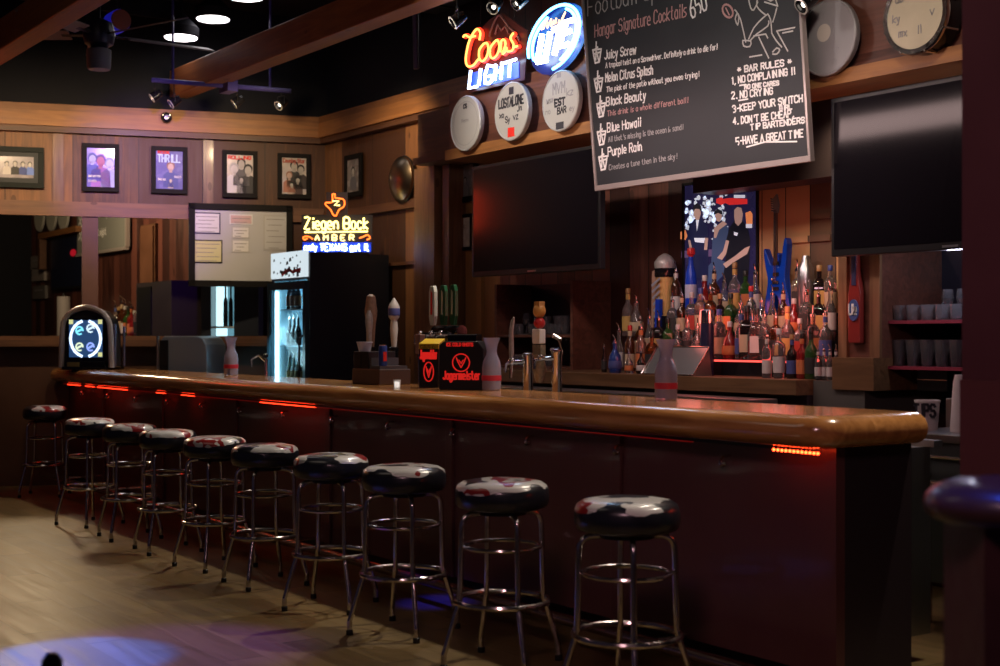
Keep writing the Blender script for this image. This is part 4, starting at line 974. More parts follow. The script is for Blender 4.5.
d = drumhead('white drum head crowded with black writing nearest the blue oval neon', 562.5, 101, .216, 5.925, (.60, .56, .50), [('MVM', -.4, .25, .36, .7, GINK, .05), ('wsx', -.75, .0, .2, .4, GINK, .04), ('kz', .35, .1, .25, .4, GINK, .04), ('EST', -.3, -.15, .22, .6, INK, .07), ('BAR', -.15, -.42, .2, .5, INK, .05), ('no', -.8, -.35, .16, .3, GINK, .03), ('ey', .5, -.4, .16, .3, GINK, .03)], WRIM)
MB().box(-.05, .04, -.021, -.018, -.20, -.15).build('dark_square', INK, d); MB().box(-.04, .01, -.021, -.018, .165, .20).build('grey_square', GINK, d)
d = drumhead('grey drum head with a pale centre spot right of the chalkboard', 829, 38, .214, 5.925, (.40, .38, .40), [('my', -.3, .5, .25, .5, GINK, .03), ('Vee', -.5, -.45, .25, 1.0, GINK, .03), ('xoxo', -.4, -.75, .22, .8, GINK, .03)], mat('grey rim', (.28, .27, .28), .4))
MB().disc(-.02, .03, .05, -.0205, -.018, 24).build('centre_patch', mat('pale wear', (.55, .50, .44), .7), d)
# snare drum right of it
p = PD(916, 5.86, py=15)
t = thing('snare_drum', 'black shelled drum with cream head at the upper right', 'drum', (p.x, 5.86, p.z)); R = Matrix.Rotation(PI/2, 4, 'X')
MB().lathe([(.19, 0), (.20, -.12)], 40, R).build('shell', BLKG, t, smooth=True)
MB().lathe([(.205, -.012), (.208, 0), (.202, .014), (.178, .014), (.175, .0)], 40, R).build('hoop', CHROME, t, smooth=True)
MB().disc(0, 0, .176, -.012, -.004, 40).build('head', mat('cream skin', (.50, .45, .33), .6, noise=.2, nscale=7), t)
for k in range(8):
    q = 2*PI*k/8+.3; MB().tube([(.207*math.cos(q), -.01, .207*math.sin(q)), (.207*math.cos(q), .10, .207*math.sin(q))], .006, 6).build('tension_rod', CHROME, t, smooth=True)
m_ = MB()
for tx, x, z in (('ab', -.6, .4), ('Jo', .3, .5), ('ky', -.7, -.1), ('mx', -.5, -.5), ('ll', .1, -.5), ('v', .5, -.1)): write(m_, tx, .2*.2, x*.2, z*.2, .006, -.013, jit=.3)
m_.build('lettering', GINK, t)
p = PD(868, 5.9, py=6)
t = thing('floor_tom', 'gloss black drum lying on the header between the drum heads', 'drum', (p.x, 6.1, 3.72))
MB().lathe([(.20, -.25), (.20, .25)], 40, Matrix.Rotation(PI/2, 4, 'Y')).build('shell', BLKG, t, smooth=True)
MB().lathe([(.21, -.27), (.212, -.25), (.21, -.22)], 40, Matrix.Rotation(PI/2, 4, 'Y')).lathe([(.21, .27), (.212, .25), (.21, .22)], 40, Matrix.Rotation(PI/2, 4, 'Y')).build('hoop', CHROME, t, smooth=True)
MB().box(-.18, .18, -.10, .10, -.335, -.17).build('cradle', BLK, t)

# ================================================================== NEON SIGNS ABOVE THE HEADER
def PX(px, py, D=5.95): q = PD(px, D, py=py); return (q.x, q.z)
org = PD(492, 5.95, py=50)
cs = thing('neon_sign', 'red and yellow script neon sign with white LIGHT below', 'neon sign', (org.x+.045, 5.95, org.z-.015))
def loc_(o_): return lambda q, D=5.95: (PX(*q, D)[0]-o_.x, PX(*q, D)[1]-o_.z)
lo = loc_(org)
NR = emis('neon red', (1, .03, .01), 3); NY = emis('neon script', (1, .42, .08), 3.2)
def ntube(par, pls, r, y, mt, nm, fn, closed=False, n=4):
    mb = MB()
    for pl in pls: mb.tube([(q[0], y, q[1]) for q in smooth([fn(p) for p in pl], n, closed)], r, 8, closed)
    return mb.build(nm, mt, par, smooth=True)
script = [[(482, 40), (483, 33), (480, 29), (476, 33), (472, 41), (469.5, 51), (468.5, 60), (470.5, 66), (476, 65), (481, 59)], [(466, 37), (468, 35), (472, 37), (478, 36)],
          [(486, 44), (482, 50), (482, 58), (485, 61), (489, 57), (491, 49), (489.5, 43), (486, 44)], [(497, 42), (493, 48), (493, 56), (496, 58), (500, 54), (502, 46), (500, 40), (497, 42)],
          [(503, 52), (504, 41), (507, 40), (508, 45), (505, 54), (509, 50)], [(516, 33), (513, 38), (516, 44), (515, 50), (510, 51), (509, 47)], [(516, 47), (520, 46)]]
ntube(cs, script, .015, -.035, NR, 'red_outline_tube', lo); ntube(cs, script, .008, -.055, NY, 'script_tube', lo)
MB_l = []
for g_ in ([[(473, 70), (471, 88), (479, 86)]], [[(483, 68), (481, 85)]], [[(495, 66), (490, 65), (487, 75), (487.5, 83), (491, 83), (494, 80), (494, 75), (491, 76)]], [[(498, 64), (497, 80)], [(504, 62), (503, 79)], [(498, 72), (504, 70)]], [[(506, 63), (518, 59)], [(512, 61), (511, 77)]]):
    ntube(cs, g_, .011, -.05, emis('neon white blue', (.50, .68, 1), 11), 'block_letter_tube', lo, n=1)
off = mat('unlit tube', (.16, .07, .06), .3)
ntube(cs, [[(488, 36), (492, 24), (496, 16), (499, 15), (503, 20), (508, 27), (514, 32), (518, 40)], [(494, 34), (497, 24), (500, 30), (504, 26), (508, 34)]], .008, -.02, off, 'mountain_tube', lo, n=2)
q0, q1 = lo((466, 72)), lo((523, 72)); 
MB().prism([lo((466, 40)), lo((466, 92)), lo((522, 79)), lo((525, 30)), (lo((500, 12))), lo((488, 18))], -.008, 0).build('back_plate', mat('halo backing dark', (.05, .012, .010), .3), cs)  # backing added to catch the tubes' light as a halo
MB().prism([lo((470, 72)), lo((470, 88)), lo((517, 77)), lo((517, 61))], -.014, -.008).build('blue_halo_plate', mat('blue halo', (.03, .08, .75), .4), cs)  # added plate whose blue colour stands for the letters' glow
for x in (-.2, .25): MB().tube([(x, 0, .2), (x, 0, 4.69-org.z)], .003, 6).build('hanging_wire', CHROME, cs)
org2 = PD(557, 5.95, py=38)
ml = thing('neon_sign', 'blue and white oval neon sign beside the chalkboard', 'neon sign', (org2.x+.03, 5.95, org2.z-.012)); lo2 = loc_(org2)
def oval(cx_, cy_, rx_, ry_, t0, t1, tilt=.30, n=26):
    o_ = []
    for k in range(n+1):
        t_ = math.radians(t0+(t1-t0)*k/n); x_, y_ = rx_*math.cos(t_), ry_*math.sin(t_)
        o_.append((cx_+x_*math.cos(tilt)-y_*math.sin(tilt), cy_-(x_*math.sin(tilt)+y_*math.cos(tilt))))
    return o_
CY = emis('neon cyan', (.10, .50, 1), 9)
MB().prism([lo2(p) for p in oval(557, 38, 24.5, 39, 0, 360, -.5)], -.008, 0).build('back_plate', mat('oval halo', (.005, .012, .10), .35), ml)  # added oval backing, its blue stands for the neon halo
ntube(ml, [oval(557, 38, 21.5, 36, -50, 235, -.5)], .011, -.05, CY, 'outer_tube', lo2, n=2)
ntube(ml, [oval(557, 38, 18.5, 32, -30, 100, -.5), oval(557.5, 39, 18.5, 31, 150, 245, -.5)], .011, -.05, CY, 'inner_tube', lo2, n=2)
WN = emis('neon white', (.75, .90, 1), 12)
lite = [[[(546, 34), (541, 62)], [(541, 62), (550, 60)]], [[(554, 32), (549, 58)]], [[(557, 30), (570, 24)], [(564, 27), (558, 55)]], [[(577, 20), (569, 22), (563, 48), (572, 44)], [(566, 34), (574, 31)]]]
for g_ in lite: ntube(ml, g_, .020, -.055, WN, 'letter_tube', lo2, n=1)
ntube(ml, [[(545, 28), (547, 24), (545, 30)], [(548, 22), (547, 29), (551, 20), (551, 28), (555, 19), (555, 27)], [(558, 20), (557, 25)], [(560, 18), (559, 24)], [(563, 20), (562, 23), (565, 21)], [(567, 16), (565, 21), (569, 12)]], .006, -.055, emis('neon gold', (1, .55, .2), 3.5), 'script_tube', lo2, n=2)
for x in (-.15, .25): MB().tube([(x, 0, .35), (x, 0, 4.69-org2.z)], .003, 6).build('hanging_wire', CHROME, ml)
point('oval_glow', (org2.x, 5.70, org2.z-.05), 2.5, (.05, .25, 1), .12)
point('script_glow', (org.x, 5.75, org.z-.15), .8, (.5, .3, 1), .1)
# glowing red tube sign on the left wall nearer the seats, seen only in the television glass
p = Wpt(-3.75, .06, 2.93)
t = thing('neon_ring', 'red neon ring on the left wall beyond the frame', 'neon sign', p, WROT)
MB().ring(.20, .012, 0).build('tube', emis('ring red', (1, .06, .02), 34), t, rot=(PI/2, 0, 0), loc=(0, -.05, 0)); MB().disc(0, 0, .24, -.02, 0).build('back_plate', BLK, t)

# ================================================================== BAR-TOP THINGS
TOP = 1.13
PH45 = math.radians(40)
# countertop game
p = PD(95, 4.22, h=TOP)
t = thing('countertop_game', 'countertop touchscreen game with arched chrome top at the bar end', 'game machine', (p.x, p.y, TOP), math.radians(44))
arch = [(-.25, .02), (-.24, .36), (-.21, .47), (-.13, .54), (0, .575), (.13, .54), (.21, .47), (.24, .36), (.25, .02)]
MB().prism(arch, -.16, .04).build('housing', mat('game black', (.03, .03, .035), .2, .4), t, bevel=.01)
fa = [(-.25, .02), (-.24, .36), (-.21, .47), (-.13, .54), (0, .575), (.13, .54), (.21, .47), (.24, .36), (.25, .02)]
mb = MB(); mb.tube([(x, -.165, z) for x, z in smooth(fa, 3)], .026, 8); mb.build('chrome_arch', mat('satin chrome', (.50, .47, .48), .38, .55), t, smooth=True)
B(-.185, .185, -.172, -.16, .095, .475).build('bezel', BLKG, t)
scr = B(-.165, .165, -.178, -.170, .115, .455).build('screen', emis('screen blue', (.02, .06, .16), .9), t)
mb = MB(); mb.ribbon([(-.15*math.cos(q*PI/12), .285+.165*math.sin(q*PI/12)) for q in range(-5, 6)], .026, -.179); mb.ribbon([(.15*math.cos(q*PI/12), .285+.165*math.sin(q*PI/12)) for q in range(-5, 6)], .026, -.179)
mb.build('screen_arcs', emis('screen white', (.6, .75, 1), 1.8), t)
for k, (x, z, cc) in enumerate(((-.06, .36, (.2, .7, .9)), (.05, .38, (.55, .7, .8)), (-.06, .21, (.6, .7, .5)), (.05, .21, (.25, .35, .9)))):
    mb = MB(); mb.ribbon([(x+.035*math.cos(q*PI/6)*(1-.0*q), z+.035*math.sin(q*PI/6)) for q in range(0, 11)], .014, -.180); mb.ribbon([(x-.02, z-.01), (x+.02, z+.01)], .02, -.180)
    mb.build('screen_icon', emis('icon %d' % k, cc, 1.3), t)
mb = MB()
for (x, z) in ((.145, .14), (-.145, .44), (.145, .44)): mb.box(x-.02, x+.02, -.180, -.178, z-.02, z+.02)
mb.build('screen_corner', emis('icon gold', (.7, .7, .3), .9), t)
MB().box(-.22, .22, -.22, .15, 0, .03).box(-.2, .2, -.2, -.15, .03, .08).build('base', BLKG, t, bevel=.008)
MB().box(-.17, -.05, -.206, -.2, .03, .07).build('coin_plate', mat('brass plate', (.45, .38, .12), .3, .6), t)
MB().tube([(.262, -.12, .03), (.262, -.12, .42)], .014, 8).tube([(.262, .06, .03), (.262, .06, .40)], .012, 8).build('side_rail', mat('violet chrome', (.45, .42, .6), .25, .9), t, smooth=True)

def carafe(label, px, D, sc):
    p = PD(px, D, h=TOP)
    t = thing('carafe', label, 'carafe', (p.x, p.y, TOP), .9, 'glass carafes on the bar'); t.scale = (sc, sc, sc)
    MB().lathe([(.050, 0), (.055, .006), (.056, .13), (.050, .165), (.034, .20), (.030, .225), (.036, .26), (.052, .30), (.049, .30), (.033, .26), (.027, .225), (.031, .20), (.047, .163), (.053, .13), (.052, .012)], 32).build('glass', mat('carafe glass', (.72, .70, .95), .14, trans=.62, ior=1.2, coat=.4), t, smooth=True)
    MB().lathe([(.0565, .055), (.0575, .056), (.0575, .085), (.0565, .086)], 32, cap=False).build('red_print', mat('carafe print', (.65, .02, .05), .4, alpha=.75), t, smooth=True)
    return t
carafe('glass carafe with red print standing before the bright fridge, left part of the bar', 231, 4.46, 1.0)
carafe('glass carafe with red print beside the big black dispenser', 491.5, 4.46, 1.0)
carafe('glass carafe with red print standing right on the bar, in front of the steel tray', 666, 4.48, .98)

# caddy with cup, straws and can
p = PD(352, 4.33, h=TOP)
cd = thing('bar_caddy', 'brown bar caddy with black bins on the counter left of the taps', 'caddy', (p.x+.18, p.y+.11, TOP), 0)
MB().box(-.18, .18, -.11, .12, 0, .10).build('base_tray', mat('brown caddy', (.07, .045, .035), .4), cd, bevel=.006)
mb = MB(); 
for k in range(2): mb.box(-.175+.10*k, -.08+.10*k, -.10, .10, .10, .21)
mb.build('bin', BLK, cd, bevel=.004)
MB().box(.04, .17, -.10, .10, .10, .12).box(.04, .06, -.10, .10, .12, .17).build('napkin_well', mat('smoke plastic', (.08, .08, .09), .3), cd)
MB().tube([(-.185, -.05, .10), (-.195, -.05, .14), (-.195, -.05, .18), (-.18, -.05, .2)], .008, 6).build('side_clip', CHROME, cd, smooth=True)
q = Vector((p.x+.06, p.y+.06, TOP+.21))
t = thing('plastic_tub', 'white plastic tub standing on top of the bar caddy', 'tub', q)
MB().lathe([(.036, 0), (.05, .055), (.054, .057), (.054, .063), (.048, .063), (.036, .006)], 20).build('tub', mat('tub white', (.62, .62, .72), .45), t, smooth=True)
t = thing('drink_can', 'slim blue and silver can in the right end of the caddy', 'can', (p.x+.30, p.y+.06, TOP+.12))
MB().lathe([(.024, 0), (.027, .006), (.027, .12), (.023, .13)], 18).build('body', mat('can blue', (.05, .10, .42), .3, .5), t, smooth=True)
MB().lathe([(.0235, .13), (.025, .133), (.02, .134)], 18).build('lid', CHROME, t, smooth=True)
MB().box(.012, .0285, -.012, .012, .03, .09).build('red_emblem', RED, t)
t = thing('candle_glass', 'small bright candle glass in front of the bar caddy', 'candle', PD(397, 4.17, h=TOP))
MB().lathe([(.020, 0), (.024, .05), (.022, .05), (.018, .004)], 16).build('glass', mat('frosted', (.9, .9, .9), .4, trans=.6), t, smooth=True)
MB().lathe([(.015, .006), (.016, .040)], 12).build('wax', emis('candle lit', (1, .92, .85), 2.5), t, smooth=True)
MB().tube([(0, 0, .04), (0, 0, .048)], .002, 5).build('wick', BLK, t)

# beverage taps behind the counter stand on the workstation
def handle_lathe(prof, M=None): return MB().lathe(prof, 16, M)
def tower(name, label, px, D, z1, r=.028, dark=False):
    p = PD(px, D, h=.98)
    t = thing(name, label, 'beer tap', (p.x, D, .95))
    MB().lathe([(.06, 0), (.06, .012), (r, .03), (r, z1-.95-.03), (r*1.15, z1-.95-.02), (r*1.15, z1-.95), (.01, z1-.94)], 20).build('column', CHROME if not dark else BLKG, t, smooth=True)
    return t
def faucet(t, x, y, z, nm='faucet'):
    return MB().tube([(0+x, y, z), (x-.03, y-.06, z), (x-.05, y-.10, z-.01), (x-.052, y-.105, z-.06)], [.012, .012, .011, .009], 8).ball(x-.035, y-.07, z+.008, .018).build(nm, CHROME, t, smooth=True)
t = tower('beer_tap', 'dark tap column behind the caddy with a carved wooden figure handle', 371, 4.80, 1.36, .03, True)
faucet(t, 0, 0, .36)
o = handle_lathe([(.012, .38), (.022, .40), (.028, .50), (.034, .58), (.042, .63), (.045, .67), (.038, .71), (.036, .74), (.03, .77), (.01, .785)]).build('wooden_handle', mat('carved wood', (.33, .20, .12), .5, noise=.5, nscale=40), t, smooth=True)
handle_lathe([(.010, 0), (.018, .05), (.02, .15), (.028, .22), (.022, .27), (.01, .30)], Matrix.Translation((.045, -.04, .37))).build('grey_handle', mat('pewter', (.42, .40, .37), .4, .4, noise=.4, nscale=50), t, smooth=True)
t = tower('beer_tap', 'tap column behind the caddy with a white lantern-shaped handle', 394, 4.80, 1.36, .03, True)
faucet(t, 0, 0, .36)
handle_lathe([(.010, .37), (.016, .40), (.022, .46), (.028, .54), (.022, .60), (.038, .62), (.040, .69), (.030, .71), (.018, .73), (.006, .75)]).build('white_handle', mat('ivory', (.62, .58, .52), .35), t, smooth=True)
MB().lathe([(.0405, .63), (.0415, .632), (.0415, .675), (.0405, .68)], 16, cap=False).build('blue_band', mat('blue band', (.10, .12, .35), .4), t, smooth=True)
# triple tap with paddles
t = tower('beer_tap', 'black three-handle tap tower with white and green paddles', 452, 4.85, 1.45, .04, True)
MB().tube([(-.20, 0, .52), (.12, 0, .52)], .04, 12).build('manifold', BLKG, t, smooth=True)
for k, (x, mt, nm) in enumerate(((-.19, mat('paddle white', (.55, .58, .50), .4), 'white_paddle'), (-.06, mat('paddle green', (.012, .08, .03), .3), 'green_paddle'), (.06, mat('paddle green', (.012, .08, .03), .3), 'green_paddle'))):
    o = MB().prism([(x-.018, .56), (x+.018, .56), (x+.034, .62), (x+.034, .78), (x+.02, .82), (x-.02, .82), (x-.034, .78), (x-.034, .62)], -.04, -.012).build(nm, mt, t, bevel=.004)
    mb = MB(); mb.prism([(x-.008, .63), (x+.012, .63), (x+.014, .77), (x-.006, .79)], -.043, -.04); mb.build('emblem', RED if k == 0 else mat('pale emblem', (.45, .5, .35), .4), o)
    faucet(t, x, -.03, .50)
# chrome faucets
for (px, D, z1, lab) in ((528, 4.80, 1.335, 'left chrome tap column with a tall thin handle beside the glass carafe'), (557, 4.80, 1.36, 'right chrome tap column carrying an ornate stacked handle')):
    t = tower('beer_tap', lab, px, D, z1, .030)
    faucet(t, -.0, -.02, z1-.95-.05); 
    if px == 528:
        MB().tube([(-.09, -.06, .33), (-.085, -.06, .40), (-.09, -.06, .52), (-.07, -.06, .58), (-.06, -.06, .60)], [.008, .016, .014, .012, .004], 8).build('handle', MATS['pewter'], t, smooth=True)
        MB().tube([(-.09, -.06, .24), (-.09, -.06, .33)], .010, 8).ball(-.09, -.06, .34, .018).build('stem', CHROME, t, smooth=True)
    else:
        MB().box(-.13, -.05, -.08, -.045, .38, .44).lathe([(.02, .22), (.03, .25), (.045, .30), (.03, .36), (.04, .385)], 10, Matrix.Translation((-.09, -.06, 0))).build('lower_handle', mat('bronze mix', (.28, .24, .16), .4, .4, noise=.6, nscale=60), t, smooth=True)
        MB().box(-.13, -.055, -.085, -.04, .445, .53).build('white_block', WHITEM, t, bevel=.006)
        MB().ball(-.09, -.06, .565, .034).build('red_ball', MATS['cap red'], t, smooth=True)
        MB().ball(-.09, -.06, .635, .038, .042).box(-.115, -.065, -.08, -.04, .655, .69).build('orange_top', mat('orange knob', (.60, .30, .07), .4), t, smooth=True)
        MB().tube([(-.05, 0, .41), (.03, 0, .41), (.03, 0, .47), (-.03, 0, .49)], .014, 8).build('gooseneck', CHROME, t, smooth=True)
# liquor dispensers with deer-head roundels (drawn as plain ring and chevrons)
def chiller(label, px, D, rz, w_, h_, d_, big):
    p = PD(px, D, h=TOP); t = thing('shot_dispenser', label, 'dispenser', (p.x, p.y, TOP), rz)
    if big:
        MB().prism([(-w_/2, 0), (w_/2, 0), (w_/2, h_*.84), (w_*.36, h_), (-w_*.40, h_), (-w_/2, h_*.92)], -d_/2, d_/2).build('housing', mat('dispenser black', (.014, .013, .014), .3), t, bevel=.006)
        MB().box(-w_*.36, w_*.30, -d_*.3, d_*.3, h_, h_+.04).build('top_tray', BLKG, t, bevel=.004)
    else:
        MB().box(-w_/2, w_/2, -d_/2, d_/2, 0, h_).build('housing', mat('dispenser black', (.014, .013, .014), .3), t, bevel=.006)
        MB().prismx([(-d_/2, h_-.035), (d_/2, h_-.0), (d_/2, h_+.03), (-d_/2, h_+.0)], -w_/2, w_/2).build('yellow_lid', mat('yellow lid', (.75, .50, .03), .35), t, bevel=.003)
    y = -d_/2-.001; R_ = w_*.19 if big else w_*.24; rz_ = R_ if big else R_*1.9; zc = h_*.56 if big else h_*.36; x0 = .0
    mb = MB(); mb.ribbon([(x0+R_*math.cos(q*PI/12), zc+rz_*math.sin(q*PI/12)) for q in range(25)], .007, y)
    mb.ribbon([(x0-R_*.55, zc+rz_*.55), (x0-R_*.35, zc+rz_*.05), (x0, zc-rz_*.55), (x0+R_*.35, zc+rz_*.05), (x0+R_*.55, zc+rz_*.55)], .007, y)
    mb.ribbon([(x0-R_*.25, zc+rz_*.3), (x0, zc-rz_*.1), (x0+R_*.25, zc+rz_*.3)], .006, y)
    mb.build('red_roundel', emis('red lit print', (.9, .02, .015), .55), t)
    mb = MB(); write(mb, 'Jägermeister'.replace('ä', 'a'), .045 if big else .05, -w_*.40 if big else -w_*.42, h_*.22 if big else h_*.66, .009 if big else .010, y, width=w_*.84 if big else w_*.84)
    if big: write(mb, 'ICE COLD SHOTS', .018, -w_*.34, h_*.90, .004, y, width=w_*.62)
    mb.build('red_lettering', MATS['red lit print'], t)
    return t
chiller('large black shot dispenser with red stag roundel and red lettering', 466, 4.42, math.radians(42), .265, .28, .22, True)
chiller('small black shot dispenser with yellow lid and red oval emblem', 432, 4.42, math.radians(42), .125, .265, .14, False)
t = thing('small_tap', 'small tap with wooden block handle left of the yellow-lidded dispenser', 'tap', PD(420, 4.5, h=TOP))
MB().lathe([(.012, 0), (.012, .20)], 10).build('stem', CHROME, t, smooth=True); MB().box(-.03, .03, -.02, .02, .20, .32).build('block', mat('block wood', (.22, .13, .10), .5), t, bevel=.004)

# white tip cup and stack of cups on the sink unit
p = PD(930, 5.72, h=.97)
t = thing('tip_bucket', 'white tip cup with black letters behind the right end of the bar', 'tip cup', (p.x, 5.70, .97), math.radians(30))
MB().lathe([(.050, 0), (.060, .135), (.064, .14), (.064, .15), (.055, .15), (.045, .01)], 24).build('cup', WHITEM, t, smooth=True)
mb = MB(); write(mb, 'TIPS', .06, -.055, .07, .013, -.068, width=.11); mb.build('lettering', INK, t)
p = PD(960, 5.72, h=.97)
t = thing('cup_stack', 'tall stack of white foam cups by the right pillar', 'cups', (p.x, 5.72, .97))
for k in range(7): MB().lathe([(.048-.002*k, .0+.030*k), (.045-.002*k, .06+.030*k), (.036-.002*k, .10+.030*k)], 18).build('foam_cup', mat('foam', (.72, .70, .68), .6), t, smooth=True)

# ================================================================== GLASS SHELVES (right) and glassware
nx0 = PD(884, 6.1, h=1.5).x
point('niche_fill', (nx0+.55, 6.0, 1.86), 4.5, (.8, .8, 1), .05)  # unseen lamp added to make the glassware show
sh = thing('glass_shelving', 'dark red shelves for glassware right of the brown post', 'shelf', (nx0, 6.1, 1.14))
RSH = mat('red shelf', (.22, .03, .05), .35)
for z in (1.275-1.14, 1.525-1.14): MB().box(0, 1.3, 0, .42, z-.018, z).build('shelf_board', RSH, sh)
MB().box(-.03, 0, -.03, .45, 0, .74).build('side_panel', ENDP, sh); MB().box(1.3, 1.33, -.03, .45, 0, .74).build('side_panel', ENDP, sh)
def glass_proto(kind):
    t = thing('pint_glass' if kind == 'pint' else 'rocks_glass' if kind == 'rocks' else 'stem_glass', 'x', 'glass')
    m = mat('glassware', (.85, .85, .92), .06, trans=.94, ior=1.4)
    if kind == 'pint': pr = [(.030, 0), (.032, .004), (.044, .145), (.042, .145), (.029, .012)]
    elif kind == 'rocks': pr = [(.034, 0), (.036, .004), (.040, .085), (.038, .085), (.033, .010)]
    else: pr = [(.033, 0), (.033, .003), (.005, .010), (.005, .07), (.025, .085), (.034, .12), (.028, .17), (.026, .17), (.031, .12), (.003, .078)]
    MB().lathe(pr, 18).build('bowl', m, t, smooth=True); cache(t); return t
first = {}
ORD = ['leftmost', 'second', 'third', 'fourth', 'fifth', 'sixth', 'seventh', 'eighth', 'ninth', 'tenth', 'eleventh', 'twelfth']
CNT = {}
def glassp(kind, pos, lab, grp):
    k_ = CNT[lab] = CNT.get(lab, -1)+1
    lab = lab.replace('$', 'leftmost' if k_ == 0 else ORD[k_]+' from the left')
    if kind not in first: o = first[kind] = glass_proto(kind); o.location = pos; o['label'] = lab; o['group'] = grp; return o
    return clone(first[kind], pos, 0, lab, grp)
for k in range(12):
    x = nx0+.05+.095*k
    glassp('pint', (x, 6.17+.0*k, 1.275), 'clear pint glass $, front row of the lower red shelf', 'pint glasses on the lower red shelf')
    glassp('pint', (x+.04, 6.30, 1.275), 'clear pint glass $, back row of the lower red shelf', 'rear pint glasses on the lower red shelf')
    glassp('rocks', (x, 6.17, 1.525), 'short clear tumbler $, front row of the upper red shelf', 'tumblers on the upper red shelf')
    if k > 1: glassp('stem', (x+.03, 6.30, 1.525), 'stemmed glass $, back row of the upper red shelf', 'stemmed glasses on the upper red shelf')
for k in range(5): glassp('pint', (nx0+.66+.1*k, 6.2, 1.14), 'clear pint glass $, on the counter under the red shelves', 'pint glasses under the red shelves')
t = thing('black_box', 'small dark box on the counter under the red shelves', 'box', (nx0+.25, 6.25, 1.14)); MB().box(-.1, .1, -.06, .06, 0, .12).build('body', BLK, t, bevel=.005); MB().box(-.1, .1, -.062, -.06, .06, .065).build('seam', CHROME, t)
# bottle-shaped sign on the brown post
p = PD(857, 6.03, h=1.42)
t = thing('bottle_sign', 'tall red and blue beer bottle sign on the brown post', 'sign', (p.x, 6.035, 1.40)); t.scale = (.66, 1, .92)
bo_ = [(-.062, 0), (-.065, .02), (-.065, .30), (-.045, .38), (-.026, .44), (-.026, .54), (.026, .54), (.026, .44), (.045, .38), (.065, .30), (.065, .02), (.062, 0)]
MB().prism(bo_, -.03, .01).build('bottle_shape', mat('sign red', (.22, .025, .02), .3, coat=.5), t, bevel=.006)
MB().prism([(-.022, .35), (.022, .35), (.022, .53), (-.022, .53)], -.036, -.03).build('neck_label', mat('sign navy', (.03, .03, .08), .4), t)
mb = MB(); mb.disc(0, .20, .055, -.037, -.03, 24, .065); mb.build('round_label', mat('sign blue', (.06, .10, .28), .4), t)
mb = MB(); write(mb, 'Lite', .06, -.045, .175, .012, -.038, width=.09); mb.build('lettering', WHT, t)

# shelving under the left television
lx0, lx1 = PD(508, 6.35, h=1.5).x, PD(582, 6.35, h=1.5).x
sh = thing('wall_shelf_unit', 'dark open shelf unit with glassware below the left television', 'shelf', (lx0, 6.25, 1.19)); L_ = lx1-lx0
MB().box(0, L_, .33, .35, 0, .66).build('back_panel', MATS['niche dark'], sh)
for z in (.0, .24): MB().box(0, L_, 0, .33, z+.0, z+.02).build('shelf_board', REDWX, sh)
for x in (-.03, L_): MB().box(x, x+.03, -.01, .35, 0, .66).build('side_panel', REDWX, sh)
for k in range(9):
    kd = ('rocks', 'rocks', 'stem', 'rocks', 'pint', 'pint', 'rocks', 'pint', 'pint')[k]
    kn = {'rocks': 'short tumbler', 'stem': 'stemmed glass', 'pint': 'pint glass'}[kd]
    glassp(kd, (lx0+.07+.085*k, 6.36, 1.45), '%s standing %s on the dark shelf under the left television' % (kn, 'leftmost' if k == 0 else ORD[k]+' from left'), 'glassware below the left television')
for k in range(7):
    glassp('rocks', (lx0+.10+.09*k, 6.36, 1.21), 'short tumbler $, lowest shelf behind the chrome taps', 'tumblers behind the chrome taps')

# ================================================================== LEFT END: steel towel machine, faucet
p = PZ(172, 336, 13.2); q = PZ(216, 336, 13.2)
t = thing('ice_machine', 'rounded stainless steel machine standing under the whiteboard', 'machine', ((p.x+q.x)/2, (p.y+q.y)/2, 0), math.radians(40))
o_ = [(-.24, 0), (-.24, 1.40), (-.21, 1.44), (.12, 1.44), (.19, 1.42), (.23, 1.36), (.24, 1.28), (.24, 0)]
MB().prism(o_, -.2, .2).build('housing', mat('steel blue', (.30, .38, .46), .42, .6), t, bevel=.01)
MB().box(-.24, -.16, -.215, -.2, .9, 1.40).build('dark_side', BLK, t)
MB().tube([(-.27, -.2, 0), (-.27, -.2, 1.44)], .016, 8).build('edge_post', STEEL, t, smooth=True)
p = PD(266, 4.85, h=.95)
t = thing('chrome_faucet', 'small chrome faucet behind the bar left of the fridge', 'faucet', (p.x, 4.85, .95))
MB().lathe([(.025, 0), (.02, .02), (.014, .04), (.012, .30)], 12).build('stem', CHROME, t, smooth=True)
MB().tube([(0, 0, .28), (-.03, -.05, .33), (-.06, -.1, .30), (-.06, -.1, .24)], .010, 8).build('spout', CHROME, t, smooth=True)
MB().ball(0, 0, .33, .02).build('knob', BLK, t, smooth=True)

